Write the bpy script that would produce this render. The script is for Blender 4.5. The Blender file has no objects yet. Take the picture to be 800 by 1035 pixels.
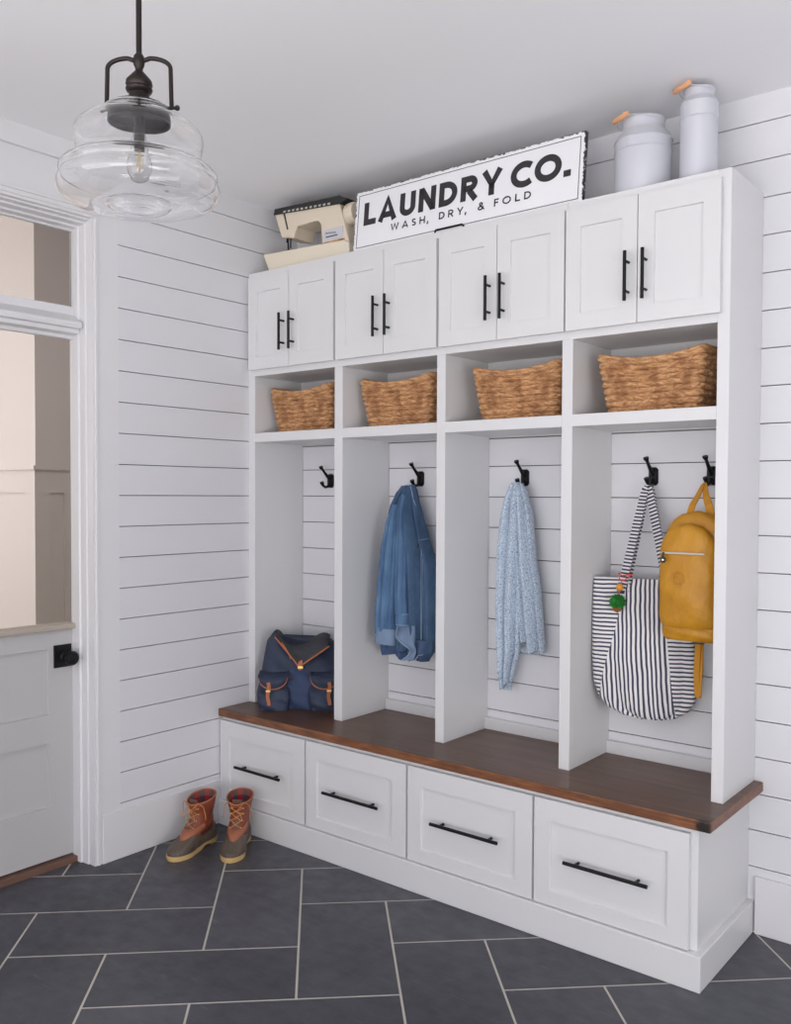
import bpy, bmesh, math, random
from mathutils import Vector, Matrix
random.seed(7)
sin, cos, pi = math.sin, math.cos, math.pi
SC = bpy.context.scene
COL = SC.collection

# ------------------------------------------------------------------ camera
yaw, pitch, roll = 0.680769, -0.0291728, 0.00400153
fw = Vector((-sin(yaw)*cos(pitch), cos(yaw)*cos(pitch), sin(pitch)))
rt = Vector((cos(yaw), sin(yaw), 0)); up = rt.cross(fw)
r2 = rt*cos(roll)+up*sin(roll); u2 = -rt*sin(roll)+up*cos(roll)
cam = bpy.data.objects.new('camera', bpy.data.cameras.new('camera')); COL.objects.link(cam)
m = Matrix.Identity(4)
for i in range(3):
    m[i][0] = r2[i]; m[i][1] = u2[i]; m[i][2] = -fw[i]
m[0][3], m[1][3], m[2][3] = 3.06256, -3.03666, 1.43896
cam.matrix_world = m
cam.data.sensor_fit = 'HORIZONTAL'; cam.data.sensor_width = 36
cam.data.lens = 911.055/800*36
cam.data.shift_y = 9.481/800
cam.data.clip_start = .05
SC.camera = cam

# ------------------------------------------------------------------ light
SC.view_settings.view_transform = 'Standard'; SC.view_settings.look = 'None'
SC.view_settings.gamma = 1; SC.view_settings.use_curve_mapping = False
SC.view_settings.exposure = 0.03
w = bpy.data.worlds.new('sky'); SC.world = w; w.use_nodes = True
bg = w.node_tree.nodes['Background']
# pale overcast sky; lower half brightened as added light for the ceiling
_nt = w.node_tree; _tc = _nt.nodes.new('ShaderNodeTexCoord'); _sx = _nt.nodes.new('ShaderNodeSeparateXYZ'); _cr = _nt.nodes.new('ShaderNodeValToRGB')
_mr = _nt.nodes.new('ShaderNodeMapRange'); _mr.inputs[1].default_value = -1; _mr.inputs[2].default_value = 1
_nt.links.new(_tc.outputs['Generated'], _sx.inputs[0]); _nt.links.new(_sx.outputs[2], _mr.inputs[0]); _nt.links.new(_mr.outputs[0], _cr.inputs[0])
_cr.color_ramp.elements[0].position = .46; _cr.color_ramp.elements[0].color = (1.0, .965, .985, 1)
_cr.color_ramp.elements[1].position = .52; _cr.color_ramp.elements[1].color = (.40, .395, .43, 1)
_nt.links.new(_cr.outputs[0], bg.inputs[0]); bg.inputs[1].default_value = 3.2
def area(name, loc, target, sx, sy, power, col=(1, 1, 1)):
    d = bpy.data.lights.new(name, 'AREA'); d.shape = 'RECTANGLE'; d.size = sx; d.size_y = sy
    d.energy = power; d.color = col
    o = bpy.data.objects.new(name, d); COL.objects.link(o); o.location = loc
    o.rotation_euler = (Vector(target)-Vector(loc)).to_track_quat('-Z', 'Y').to_euler()
    return o
area('window_light', (3.2, -4.9, .85), (1.2, -.2, .5), 2.0, 1.3, 26, (1, .985, .97))
area('side_fill_light', (4.66, -2.1, .80), (0, -1.3, .3), 2.2, 1.4, 60, (.99, .985, 1.0))  # added fill from the right for low and side faces, no window modelled
area('hall_window_light', (-4.3, -2.6, 1.9), (-4.3, .5, 1.8), 1.6, 1.8, 70, (1, .95, .92))
area('hall_fill_light', (-1.7, -.7, 3.3), (-2.2, -.4, 0), .5, .5, 16, (1, .93, .88))  # added fill for the dim hall face, no lamp fitting there
SC.cycles.use_denoising = True
SC.cycles.max_bounces = 10
SC.cycles.transparent_max_bounces = 12

# ------------------------------------------------------------------ materials
def mat(name, col, rough=.5, metal=0.0, spec=.5, **kw):
    M = bpy.data.materials.new(name); M.use_nodes = True
    b = M.node_tree.nodes['Principled BSDF']
    b.inputs['Base Color'].default_value = (*col, 1); b.inputs['Roughness'].default_value = rough
    b.inputs['Metallic'].default_value = metal; b.inputs['Specular IOR Level'].default_value = spec
    for k, v in kw.items(): b.inputs[k].default_value = v
    return M
class NT:
    def __init__(s, M): s.t = M.node_tree; s.b = s.t.nodes['Principled BSDF']
    def n(s, kind, ins=None, **props):
        x = s.t.nodes.new(kind)
        for k, v in props.items(): setattr(x, k, v)
        for k, v in (ins or {}).items():
            if isinstance(v, bpy.types.NodeSocket): s.t.links.new(v, x.inputs[k])
            else: x.inputs[k].default_value = v
        return x
    def math(s, op, a, b=None, c=None):
        ins = {0: a}
        if b is not None: ins[1] = b
        if c is not None: ins[2] = c
        return s.n('ShaderNodeMath', ins, operation=op).outputs[0]
    def ramp(s, fac, stops, interp='LINEAR'):
        x = s.n('ShaderNodeValToRGB', {0: fac}); cr = x.color_ramp; cr.interpolation = interp
        while len(cr.elements) < len(stops): cr.elements.new(.5)
        for e, (p, c) in zip(cr.elements, stops): e.position = p; e.color = (*c, 1)
        return x.outputs[0]
    def mix(s, f, a, b):
        x = s.n('ShaderNodeMix', data_type='RGBA')
        for sock, v in ((x.inputs[0], f), (x.inputs[6], a), (x.inputs[7], b)):
            if isinstance(v, bpy.types.NodeSocket): s.t.links.new(v, sock)
            elif isinstance(v, (int, float)): sock.default_value = v
            else: sock.default_value = (*v, 1)
        return x.outputs[2]
    def obj(s): return s.n('ShaderNodeTexCoord').outputs['Object']
    def uv(s): return s.n('ShaderNodeTexCoord').outputs['UV']
    def noise(s, vec, scale, detail=3, rough=.55):
        return s.n('ShaderNodeTexNoise', {'Vector': vec, 'Scale': scale, 'Detail': detail, 'Roughness': rough}).outputs[0]
    def mapping(s, vec, scale=(1, 1, 1), rot=(0, 0, 0)):
        return s.n('ShaderNodeMapping', {'Vector': vec, 'Scale': scale, 'Rotation': rot}).outputs[0]
    def sep(s, v): return s.n('ShaderNodeSeparateXYZ', {0: v}).outputs
    def bump(s, h, strength=.3, dist=.002):
        x = s.n('ShaderNodeBump', {'Height': h, 'Strength': strength, 'Distance': dist})
        s.t.links.new(x.outputs[0], s.b.inputs['Normal'])
    def color(s, c): s.t.links.new(c, s.b.inputs['Base Color'])
    def rough(s, c): s.t.links.new(c, s.b.inputs['Roughness'])

WALLW = mat('wall_white', (.71, .71, .735), .5)
CEIL = mat('ceiling_white', (.90, .90, .915), .8)
CAB = mat('cabinet_white', (.685, .685, .69), .35)
TRIM = mat('trim_white', (.73, .725, .74), .4)
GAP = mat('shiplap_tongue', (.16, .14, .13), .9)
DOORG = mat('door_grey', (.50, .49, .495), .45)
LEDGE = mat('ledge_wood', (.42, .37, .31), .5)
THR = mat('threshold_wood', (.16, .085, .06), .5)
HALLW = mat('hall_wall', (.72, .68, .665), .6)
BLK = mat('black_metal', (.012, .012, .013), .42, .6)
BRONZE = mat('bronze', (.035, .028, .026), .42, .8)
STEELW = mat('enamel_white', (.56, .57, .62), .35)
PEACH = mat('grip_wood', (.78, .40, .20), .55)
CREAM = mat('cream_plastic', (.72, .63, .50), .4)
CREAM2 = mat('cream_base', (.76, .69, .55), .4)
DKPL = mat('dark_plastic', (.02, .022, .02), .35)
GREYPL = mat('grey_plastic', (.5, .48, .44), .4)
CHROME = mat('chrome', (.7, .7, .7), .25, 1)
SOLE = mat('gum_rubber', (.62, .42, .18), .6)
LEATH = mat('tan_leather', (.42, .13, .05), .5)
LACE = mat('rawhide_lace', (.55, .24, .08), .6)
GREENP = mat('green_wool', (.02, .22, .03), .9)
REDC = mat('red_cord', (.6, .06, .03), .8)
ORB = mat('orange_bead', (.65, .30, .04), .6)
BRNP = mat('brown_wool', (.25, .10, .03), .9)
INK = mat('sign_ink', (.025, .023, .025), .6)
BRASS = mat('brass', (.75, .55, .22), .3, 1)

GLASS = mat('clear_glass', (1, 1, 1), .0)
_g = NT(GLASS); _g.b.inputs['Transmission Weight'].default_value = 1; _g.b.inputs['IOR'].default_value = 1.45
PANE = mat('pane_glass', (.93, .92, .91), .0)
PANE.node_tree.nodes['Principled BSDF'].inputs['Transmission Weight'].default_value = 1
PANE.node_tree.nodes['Principled BSDF'].inputs['IOR'].default_value = 1.1

# wood bench
WOOD = mat('walnut_top', (.1, .05, .03), .32); k = NT(WOOD)
v = k.obj(); mv = k.mapping(v, (1.2, 14, 14))
n1 = k.noise(mv, 2.2, 6, .6); n2 = k.noise(v, 5, 3); n3 = k.noise(k.mapping(v, (3, 60, 60)), 2, 3)
c = k.ramp(n1, [(.3, (.060, .029, .017)), (.5, (.110, .054, .030)), (.72, (.17, .085, .045))])
c = k.mix(k.math('MULTIPLY', n3, .35), c, (.05, .022, .012))
c = k.mix(k.ramp(n2, [(.45, (0, 0, 0)), (.7, (1, 1, 1))]), c, (.13, .060, .032))
dk = k.n('ShaderNodeVectorMath', {0: v, 1: (2.145, -.478, .486)}, operation='DISTANCE').outputs['Value']
dkm = k.ramp(k.math('ADD', dk, k.math('MULTIPLY', k.noise(v, 40), .03)), [(.035, (1, 1, 1)), (.055, (0, 0, 0))])
c = k.mix(dkm, c, (.012, .009, .008)); k.color(c); k.rough(k.ramp(n2, [(0, (.28,)*3), (1, (.45,)*3)]))
k.bump(n1, .15, .001)
WEDGE = mat('walnut_edge', (.2, .09, .04), .4); k = NT(WEDGE); v = k.obj()
n1 = k.noise(k.mapping(v, (4, 10, 30)), 2.5, 5, .6); n2 = k.noise(v, 9, 3)
c = k.ramp(n1, [(.3, (.10, .036, .016)), (.55, (.22, .085, .036)), (.75, (.30, .125, .05))])
c = k.mix(k.ramp(n2, [(.5, (0, 0, 0)), (.75, (1, 1, 1))]), c, (.12, .045, .02))
dk = k.n('ShaderNodeVectorMath', {0: v, 1: (2.140, -.484, .486)}, operation='DISTANCE').outputs['Value']
dkm = k.ramp(k.math('ADD', dk, k.math('MULTIPLY', k.noise(v, 60), .03)), [(.03, (1, 1, 1)), (.045, (0, 0, 0))])
c = k.mix(dkm, c, (.012, .009, .008)); k.color(c)

# slate tile + grout
def slate(name, base):
    M = mat(name, base, .42); k = NT(M); v = k.obj()
    a = k.noise(v, 2.5, 5, .6); b = k.noise(k.mapping(v, (3, 14, 1), (0, 0, .8)), 3, 6, .7)
    b2 = k.noise(v, 16, 4)
    lo = tuple(x*.74 for x in base); hi = tuple(x*1.35 for x in base)
    c = k.ramp(k.math('ADD', k.math('MULTIPLY', a, .6), k.math('MULTIPLY', b, .4)), [(.35, lo), (.65, hi)])
    sc = k.ramp(k.noise(k.mapping(v, (2, 40, 1), (0, 0, -.5)), 5, 2, .4), [(.70, (0, 0, 0)), (.76, (1, 1, 1))])
    c = k.mix(k.math('MULTIPLY', sc, .4), c, (.22, .22, .25)); k.color(c)
    k.rough(k.ramp(b2, [(.3, (.34,)*3), (.7, (.55,)*3)])); k.bump(k.math('ADD', b, k.math('MULTIPLY', b2, .4)), .25, .002)
    return M
SLATES = [slate('slate_a', (.050, .051, .062)), slate('slate_b', (.059, .060, .072)), slate('slate_c', (.045, .046, .057))]
GROUT = mat('grout', (.52, .49, .43), .9)

# basket
def basket_mat():
    M = mat('water_hyacinth', (.4, .2, .1), .6); k = NT(M); v = k.obj()
    a = k.noise(k.mapping(v, (25, 25, 90)), 1.6, 4, .7); b = k.noise(v, 14, 3)
    c = k.ramp(a, [(.25, (.13, .048, .018)), (.42, (.40, .19, .08)), (.56, (.60, .34, .16)), (.78, (.76, .50, .27))])
    c = k.mix(k.ramp(b, [(.5, (0, 0, 0)), (.66, (.75,)*3)]), c, (.24, .095, .034))
    k.color(c); k.bump(a, .6, .003); return M
BASK = basket_mat()

# denim
def denim(name, lo, hi):
    M = mat(name, lo, .85); k = NT(M); v = k.obj()
    a = k.noise(k.mapping(v, (2.2, 1, .7)), 10, 5); b = k.noise(k.mapping(v, (400, 400, 60)), 1, 2)
    c = k.ramp(a, [(.32, lo), (.68, hi)]); c = k.mix(k.math('MULTIPLY', b, .22), c, (.25, .33, .44)); k.color(c)
    k.bump(b, .2, .001); return M
DEN = denim('denim', (.030, .088, .20), (.085, .185, .33)); DENM = denim('denim_shaded', (.016, .050, .125), (.058, .13, .24)); DEND = denim('denim_dark', (.02, .05, .13), (.04, .09, .19))  # body denim darkened: depth behind the sleeves put into its colour
DENL = denim('denim_inside', (.14, .21, .33), (.2, .28, .41)); STITCH = mat('stitching', (.33, .42, .54), .9)
# scarf
SCARF = mat('scarf', (.5, .6, .7), .9); k = NT(SCARF); v = k.obj()
vo = k.n('ShaderNodeTexVoronoi', {'Vector': k.n('ShaderNodeVectorMath', {0: v, 1: k.n('ShaderNodeTexNoise', {'Vector': v, 'Scale': 60.0}).outputs[1]}, operation='MULTIPLY_ADD').outputs[0], 'Scale': 5}, feature='DISTANCE_TO_EDGE').outputs[0]
a = k.noise(v, 240, 3, .65); b = k.noise(v, 60, 2)
c = k.ramp(a, [(.40, (.33, .42, .54)), (.50, (.50, .60, .70)), (.60, (.66, .72, .79))])
c = k.mix(k.ramp(k.noise(v, 170, 1), [(.36, (.8,)*3), (.42, (0, 0, 0))]), c, (.20, .26, .37)); k.color(c); k.bump(a, .3, .001)
# stripes
def stripes(name, mode):
    M = mat(name, (.7, .7, .7), .85); k = NT(M); v = k.obj()
    s = k.sep(v); x, z = s[0], s[2]
    wob = k.math('MULTIPLY', k.noise(k.mapping(v, (1, 1, 1)), 9, 2), .010)
    P = .0145
    def st(co, w=.45): return k.math('LESS_THAN', k.math('FRACT', k.math('DIVIDE', co, P)), w)
    if mode == 'tote':
        X = k.math('ADD', x, wob); Z = k.math('ADD', z, wob)
        vert = st(k.math('ADD', X, k.math('MULTIPLY', z, .05))); hor = st(Z, .42)
        # gusset seams: left from (.06,.49) to (-.07+..), local coords origin at bottom centre
        h = k.math('DIVIDE', z, .49)
        xl = k.math('MULTIPLY_ADD', k.math('POWER', k.math('MAXIMUM', h, 0.0), 1.05), .108, -.155)
        xr = k.math('MULTIPLY_ADD', h, -.05, .106)
        inside = k.math('MULTIPLY', k.math('GREATER_THAN', x, xl), k.math('LESS_THAN', x, xr))
        f = k.math('ADD', k.math('MULTIPLY', inside, vert), k.math('MULTIPLY', k.math('SUBTRACT', 1.0, inside), hor))
    else:
        u = k.sep(k.uv())[1]; f = k.math('LESS_THAN', k.math('FRACT', k.math('MULTIPLY', u, 1/.0125)), .5)
    c = k.mix(f, (.74, .72, .72), (.045, .05, .085)); k.color(c); return M
TOTE = stripes('ticking_stripe', 'tote'); STRAP = stripes('ticking_strap', 'uv')
MUST = mat('mustard_nylon', (.50, .23, .008), .5); k = NT(MUST); v = k.obj()
n1 = k.noise(v, 10, 4); k.color(k.ramp(n1, [(.3, (.42, .185, .006)), (.7, (.55, .26, .012))])); k.bump(k.noise(k.mapping(v, (1, 1, .6)), 16, 4), .9, .012)
MUSTW = mat('mustard_webbing', (.55, .25, .02), .7); MUSTD = mat('mustard_emblem', (.56, .27, .03), .5)
NAVY = mat('navy_canvas', (.022, .035, .075), .7); k = NT(NAVY); v = k.obj()
k.color(k.ramp(k.noise(v, 12, 4), [(.3, (.020, .028, .055)), (.7, (.034, .048, .092))])); k.bump(k.noise(v, 25, 5), .5, .006)
NAVYD = mat('charcoal_canvas', (.03, .031, .037), .8); k = NT(NAVYD); v = k.obj()
k.color(k.ramp(k.noise(v, 10, 4), [(.3, (.024, .026, .032)), (.7, (.042, .043, .05))])); k.bump(k.noise(v, 22, 5), .5, .006)
NAVYB = mat('navy_front', (.025, .045, .11), .7)
# boots
RUB = mat('brown_rubber', (.06, .045, .035), .45); k = NT(RUB); v = k.obj()
k.color(k.ramp(k.noise(v, 20, 3), [(.3, (.075, .055, .042)), (.7, (.13, .10, .072))]))
rib = k.math('SINE', k.math('MULTIPLY', k.sep(v)[1], 700)); k.bump(rib, .35, .002)
SHAFT = mat('boot_leather', (.26, .06, .03), .45); k = NT(SHAFT); v = k.obj()
k.color(k.ramp(k.noise(v, 22, 4), [(.3, (.15, .034, .018)), (.7, (.31, .075, .036))])); k.bump(k.noise(v, 50, 4), .3, .002)
VAMP = mat('boot_vamp', (.34, .115, .06), .5)
PLAID = mat('plaid_flannel', (.3, .03, .03), .9); k = NT(PLAID); v = k.uv(); s = k.sep(v)
ca = k.math('LESS_THAN', k.math('FRACT', k.math('MULTIPLY', s[0], 7)), .5); cb = k.math('LESS_THAN', k.math('FRACT', k.math('MULTIPLY', s[1], 3)), .5)
c = k.mix(ca, (.30, .012, .022), (.06, .035, .05)); c = k.mix(k.math('MULTIPLY', cb, .35), c, (.22, .15, .10)); k.color(c)
# sign
SIGNW = mat('sign_white', (.82, .82, .84), .45); k = NT(SIGNW); v = k.obj(); s = k.sep(v)
dx = k.math('MINIMUM', s[0], k.math('SUBTRACT', 1.029, s[0])); dz = k.math('MINIMUM', s[2], k.math('SUBTRACT', .251, s[2]))
d = k.math('MINIMUM', dx, dz); nn = k.noise(v, 55, 4, .7)
chip = k.math('LESS_THAN', d, k.math('MULTIPLY', k.math('SUBTRACT', nn, .42), .032)); k.color(k.mix(chip, (.82, .82, .84), (.03, .028, .03)))

# ------------------------------------------------------------------ mesh builder
class MB:
    def __init__(s): s.v = []; s.f = []; s.m = []; s.uvs = {}
    def add(s, vs, fs, mi=0, uv=None):
        o = len(s.v); s.v += [tuple(p) for p in vs]
        for f in fs:
            s.f.append([i+o for i in f]); s.m.append(mi)
        if uv:
            for i, t in enumerate(uv): s.uvs[o+i] = t
        return s
    def box(s, x0, x1, y0, y1, z0, z1, mi=0):
        vs = [(x, y, z) for z in (z0, z1) for y in (y0, y1) for x in (x0, x1)]
        return s.add(vs, [(0, 2, 3, 1), (4, 5, 7, 6), (0, 1, 5, 4), (2, 6, 7, 3), (0, 4, 6, 2), (1, 3, 7, 5)], mi)
    def loft(s, rings, cap0=True, cap1=True, closed=True, mi=0, uv=False):
        n = len(rings[0]); vs = [p for r in rings for p in r]; fs = []
        m_ = n if closed else n-1
        for i in range(len(rings)-1):
            for j in range(m_):
                a = i*n+j; b = i*n+(j+1) % n
                fs.append((a, b, b+n, a+n))
        if closed and cap0: fs.append(tuple(range(n-1, -1, -1)))
        if closed and cap1: fs.append(tuple((len(rings)-1)*n+j for j in range(n)))
        t = [(j/n, i/(len(rings)-1)) for i in range(len(rings)) for j in range(n)] if uv else None
        return s.add(vs, fs, mi, t)
    def tube(s, pts, r, n=8, mi=0, closed=False):
        P = [Vector(p) for p in pts]; R = r if isinstance(r, (list, tuple)) else [r]*len(P)
        rings = []; prev = None
        for i, p in enumerate(P):
            if closed: t = P[(i+1) % len(P)]-P[i-1]
            else: t = P[min(i+1, len(P)-1)]-P[max(i-1, 0)]
            t.normalize()
            if prev is None: a = t.orthogonal().normalized()
            else: a = (prev-t*prev.dot(t)); a = a.normalized() if a.length > 1e-6 else t.orthogonal().normalized()
            prev = a; b = t.cross(a)
            rings.append([p+(a*cos(2*pi*j/n)+b*sin(2*pi*j/n))*R[i] for j in range(n)])
        if closed: rings.append(rings[0]); return s.loft(rings, False, False, mi=mi)
        return s.loft(rings, mi=mi)
    def lathe(s, prof, c=(0, 0, 0), n=40, mi=0, cap0=False, cap1=False):
        rings = [[(c[0]+r*cos(2*pi*j/n), c[1]+r*sin(2*pi*j/n), c[2]+z) for j in range(n)] for r, z in prof]
        return s.loft(rings, cap0, cap1, mi=mi)
    def prism(s, poly, y0, y1, mi=0):       # polygon in x,z extruded along y
        n = len(poly); vs = [(x, y0, z) for x, z in poly]+[(x, y1, z) for x, z in poly]
        fs = [tuple(range(n)), tuple(range(2*n-1, n-1, -1))]+[(i, i+n, (i+1) % n+n, (i+1) % n) for i in range(n)]
        return s.add(vs, fs, mi)
    def sphere(s, c, r, n=16, mi=0, sc=(1, 1, 1), jit=0):
        rings = []
        for i in range(1, n//2):
            t = pi*i/(n//2)
            rings.append([(c[0]+sc[0]*(r+random.uniform(-jit, jit))*sin(t)*cos(2*pi*j/n), c[1]+sc[1]*(r+random.uniform(-jit, jit))*sin(t)*sin(2*pi*j/n), c[2]+sc[2]*r*cos(t)) for j in range(n)])
        rings = [[(c[0], c[1], c[2]+sc[2]*r)]*n]+rings+[[(c[0], c[1], c[2]-sc[2]*r)]*n]
        return s.loft(rings[::-1], False, False, mi=mi)
    def ribbon(s, pts, wdir, w, th=.002, mi=0):
        """strap: pts centre line, wdir list/one width direction, with uv along length"""
        P = [Vector(p) for p in pts]; vs = []; uv = []; L = 0; fs = []
        for i, p in enumerate(P):
            t = (P[min(i+1, len(P)-1)]-P[max(i-1, 0)]).normalized()
            d = Vector(wdir[i] if isinstance(wdir, list) else wdir); d = (d-t*d.dot(t)).normalized(); nn = t.cross(d).normalized()*th*.5
            ww = (w[i] if isinstance(w, list) else w)*.5
            if i: L += (P[i]-P[i-1]).length
            for q in (p-d*ww-nn, p+d*ww-nn, p+d*ww+nn, p-d*ww+nn): vs.append(q); uv.append((0, L))
        for i in range(len(P)-1):
            for j in range(4):
                a = i*4+j; b = i*4+(j+1) % 4; fs.append((a, b, b+4, a+4))
        fs.append((3, 2, 1, 0)); e = (len(P)-1)*4; fs.append((e, e+1, e+2, e+3))
        return s.add(vs, fs, mi, uv)
    def build(s, name, mats, parent=None, off=(0, 0, 0), smooth=False, bevel=0, sub=0, rot=0, kind=None, label=None, solid=0, recalc=True):
        me = bpy.data.meshes.new(name)
        ox, oy, oz = off
        me.from_pydata([(x-ox, y-oy, z-oz) for x, y, z in s.v], [], s.f)
        if not isinstance(mats, (list, tuple)): mats = [mats]
        for q in mats: me.materials.append(q)
        me.polygons.foreach_set('material_index', s.m)
        if s.uvs:
            ul = me.uv_layers.new(name='UVMap')
            for lp in me.loops: ul.data[lp.index].uv = s.uvs.get(lp.vertex_index, (0, 0))
        if smooth:
            me.polygons.foreach_set('use_smooth', [True]*len(me.polygons))
        me.validate(); me.update()
        if recalc:
            bm_ = bmesh.new(); bm_.from_mesh(me); bmesh.ops.recalc_face_normals(bm_, faces=bm_.faces); bm_.to_mesh(me); bm_.free()
        o = bpy.data.objects.new(name, me); COL.objects.link(o)
        if parent is not None: o.parent = parent
        else: o.location = off
        if bevel:
            b = o.modifiers.new('bevel', 'BEVEL'); b.width = bevel; b.segments = 2; b.limit_method = 'ANGLE'; b.angle_limit = .7
        if solid:
            b = o.modifiers.new('solid', 'SOLIDIFY'); b.thickness = solid; b.offset = 0
        if sub:
            b = o.modifiers.new('sub', 'SUBSURF'); b.levels = sub; b.render_levels = sub
        if smooth and not sub:
            try:
                me.set_sharp_from_angle(angle=.7)
            except Exception: pass
        if kind: o['kind'] = kind
        if label: o['label'] = label
        return o

def thing(name, label, cat, loc=(0, 0, 0), rotz=0, group=None, rotx=0):
    o = bpy.data.objects.new(name, None); COL.objects.link(o); o.empty_display_size = .05
    o.location = loc; o.rotation_euler = (rotx, 0, rotz); o['label'] = label; o['category'] = cat
    if group: o['group'] = group
    return o
def tag(o, label, cat, group=None):
    o['label'] = label; o['category'] = cat
    if group: o['group'] = group
    return o
def dup(root, loc, label, rotz=None):
    r = root.copy(); COL.objects.link(r); r.location = loc; r['label'] = label
    if rotz is not None: r.rotation_euler[2] = rotz
    for ch in list(root.children):
        c_ = ch.copy(); COL.objects.link(c_); c_.parent = r
        for g in ch.children:
            d_ = g.copy(); COL.objects.link(d_); d_.parent = c_
    return r

# ================================================================== ROOM
H = 2.74
S0, SP, GW = .33864, .1216, .0035     # shiplap joint heights
def wall_boards(mb, a0, a1, axis, zlo=0, zhi=H, face=0.0, th=.014):
    zs = [zlo]+[S0+i*SP for i in range(-3, 21) if zlo+.01 < S0+i*SP < zhi-.01]+[zhi]
    for i in range(len(zs)-1):
        lo = zs[i]+(GW/2 if i else 0); hi = zs[i+1]-(GW/2 if i < len(zs)-2 else 0)
        if axis == 'x': mb.box(a0, a1, face, face+th, lo, hi, 0)
        else: mb.box(face-th, face, a0, a1, lo, hi, 0)
# back wall (behind the lockers) y = 0
mb = MB(); wall_boards(mb, -.02, 5.6, 'x', 0, H, 0.0)
mb.box(-.16, 5.6, .014, .12, 0, H, 1)
mb.build('wall_back', [WALLW, GAP], kind='structure')
MB().box(4.7, 4.8, -4.6, 0, 0, H).build('wall_right', WALLW, kind='structure')
# left wall x = 0 with door opening y -1.10 .. -1.99
YJ, YE = -1.10, -1.99
mb = MB(); wall_boards(mb, -.976, 0.0, 'y', 0, H, 0.0)
mb.box(-.13, -.014, -.976, .0, 0, H, 1)
mb.box(-.13, .0, YJ+.01, -.976, 0, H, 2)                    # flat jamb board
mb.box(-.13, .0, YE-.01, YJ+.01, 2.50, H, 2)
mb.box(-.13, .0, -4.6, YE-.01, 0, 3.6, 2)
mb.box(-.13, -.01, YE-.01, .13, H, 3.6, 2)
mb.build('wall_left', [WALLW, GAP, TRIM], kind='structure')
# floor: herringbone slate tiles on grout
th = math.radians(43.8); cu, su = cos(th), sin(th); g = .3; W0 = (1.045, -1.028)
def uvw(u, v): return (W0[0]+(u-g)*cu-(v+g)*su, W0[1]+(u-g)*su+(v+g)*cu)
mb = MB(); mb.box(-.13, 5.6, -4.6, .0, -.05, -.0007, 0)
def clip_poly(poly, x0, x1, y0, y1):
    for ax, lim, sg in ((0, x0, 1), (0, x1, -1), (1, y0, 1), (1, y1, -1)):
        out = []
        for i in range(len(poly)):
            a, b = poly[i-1], poly[i]; da = (a[ax]-lim)*sg; db = (b[ax]-lim)*sg
            if (da >= 0) != (db >= 0):
                t = da/(da-db); out.append((a[0]+(b[0]-a[0])*t, a[1]+(b[1]-a[1])*t))
            if db >= 0: out.append(b)
        poly = out
        if len(poly) < 3: return None
    return poly
e = .0035
for a in range(-30, 31):
    for b in range(-30, 31):
        k_ = (a+b) % 4
        if k_ == 1: r = (a*g, (a+2)*g, b*g, (b+1)*g)
        elif k_ == 0: r = (a*g, (a+1)*g, (b-1)*g, (b+1)*g)
        else: continue
        P = [uvw(r[0]+e, r[2]+e), uvw(r[1]-e, r[2]+e), uvw(r[1]-e, r[3]-e), uvw(r[0]+e, r[3]-e)]
        P = clip_poly(P, -.098, 5.6, -4.6, 0)
        if not P: continue
        n = len(P); mi = 1+random.randrange(3)
        mb.add([(x, y, -.006) for x, y in P]+[(x, y, 0) for x, y in P], [tuple(range(n, 2*n))]+[(i, (i+1) % n, (i+1) % n+n, i+n) for i in range(n)], mi)
mb.build('floor', [GROUT]+SLATES, kind='structure')
MB().box(-.13, 5.6, -4.6, .12, H, H+.1).build('ceiling', CEIL, kind='structure')
# baseboards
MB().box(0, .008, YJ+.04, 0, 0, .192).build('baseboard_left', TRIM, kind='structure', bevel=.003)
MB().box(2.142, 5.6, -.016, 0, 0, .188).build('baseboard_back', TRIM, kind='structure', bevel=.003)
# fascia over the door
mb = MB(); mb.box(0, .012, -4.6, -1.068, 2.668, H); mb.box(0, .018, -4.6, -1.068, 2.662, 2.672)
mb.build('trim_1', TRIM, kind='structure', bevel=.002)
# moulded door casing, swept round the opening
prof = [(0.004, 0), (0.004, .010), (-.012, .012), (-.014, .018), (-.038, .020), (-.040, .027), (-.075, .029), (-.078, .036), (-.114, .037), (-.13, .037), (-.13, -.0)]
def sweep_open(name, prof, y1, y2, zt, sgn=1):
    mb = MB(); rings = []
    for (yy, zz, dy, dz) in ((y1, 0, -1, 0), (y1, zt, -1, -1), (y2, zt, 1, -1), (y2, 0, 1, 0)):
        rings.append([(x, yy+dy*p, zz+dz*p) for x, p in prof])
    mb.loft(rings); return mb.build(name, TRIM, kind='structure')
sweep_open('trim_2', prof, -1.068, YE+.03, 2.492)
# outer bead on the header
mb = MB(); mb.box(0, .010, YE-.05, -1.068, 2.492, 2.512); mb.box(0, .016, YE-.05, -1.068, 2.507, 2.516)
mb.build('trim_3', TRIM, kind='structure', bevel=.002)
# transom bar
barp = [(-.13, 2.155), (-.105, 2.155), (-.098, 2.125), (-.090, 2.120), (-.060, 2.098), (-.050, 2.092), (-.046, 2.080), (-.050, 2.070), (-.066, 2.066), (-.070, 2.052), (-.100, 2.046), (-.105, 2.034), (-.13, 2.034)]
mb = MB(); mb.loft([[(x, y, z) for x, z in barp] for y in (YE+.07, -1.104)])
mb.build('trim_4', TRIM, kind='structure')
# transom window
wn = MB(); wn.box(-.13, -.112, YE+.067, -1.105, 2.148, 2.160); wn.box(-.13, -.112, YE+.067, -1.105, 2.448, 2.456)
W1 = wn.build('window_1', TRIM, kind='structure')
MB().box(-.123, -.119, YE+.067, -1.105, 2.158, 2.449).build('pane', PANE, parent=W1)
# threshold
MB().box(-.22, -.098, YE+.06, -1.098, -.004, .022).build('trim_5', THR, kind='structure', bevel=.002)

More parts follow.
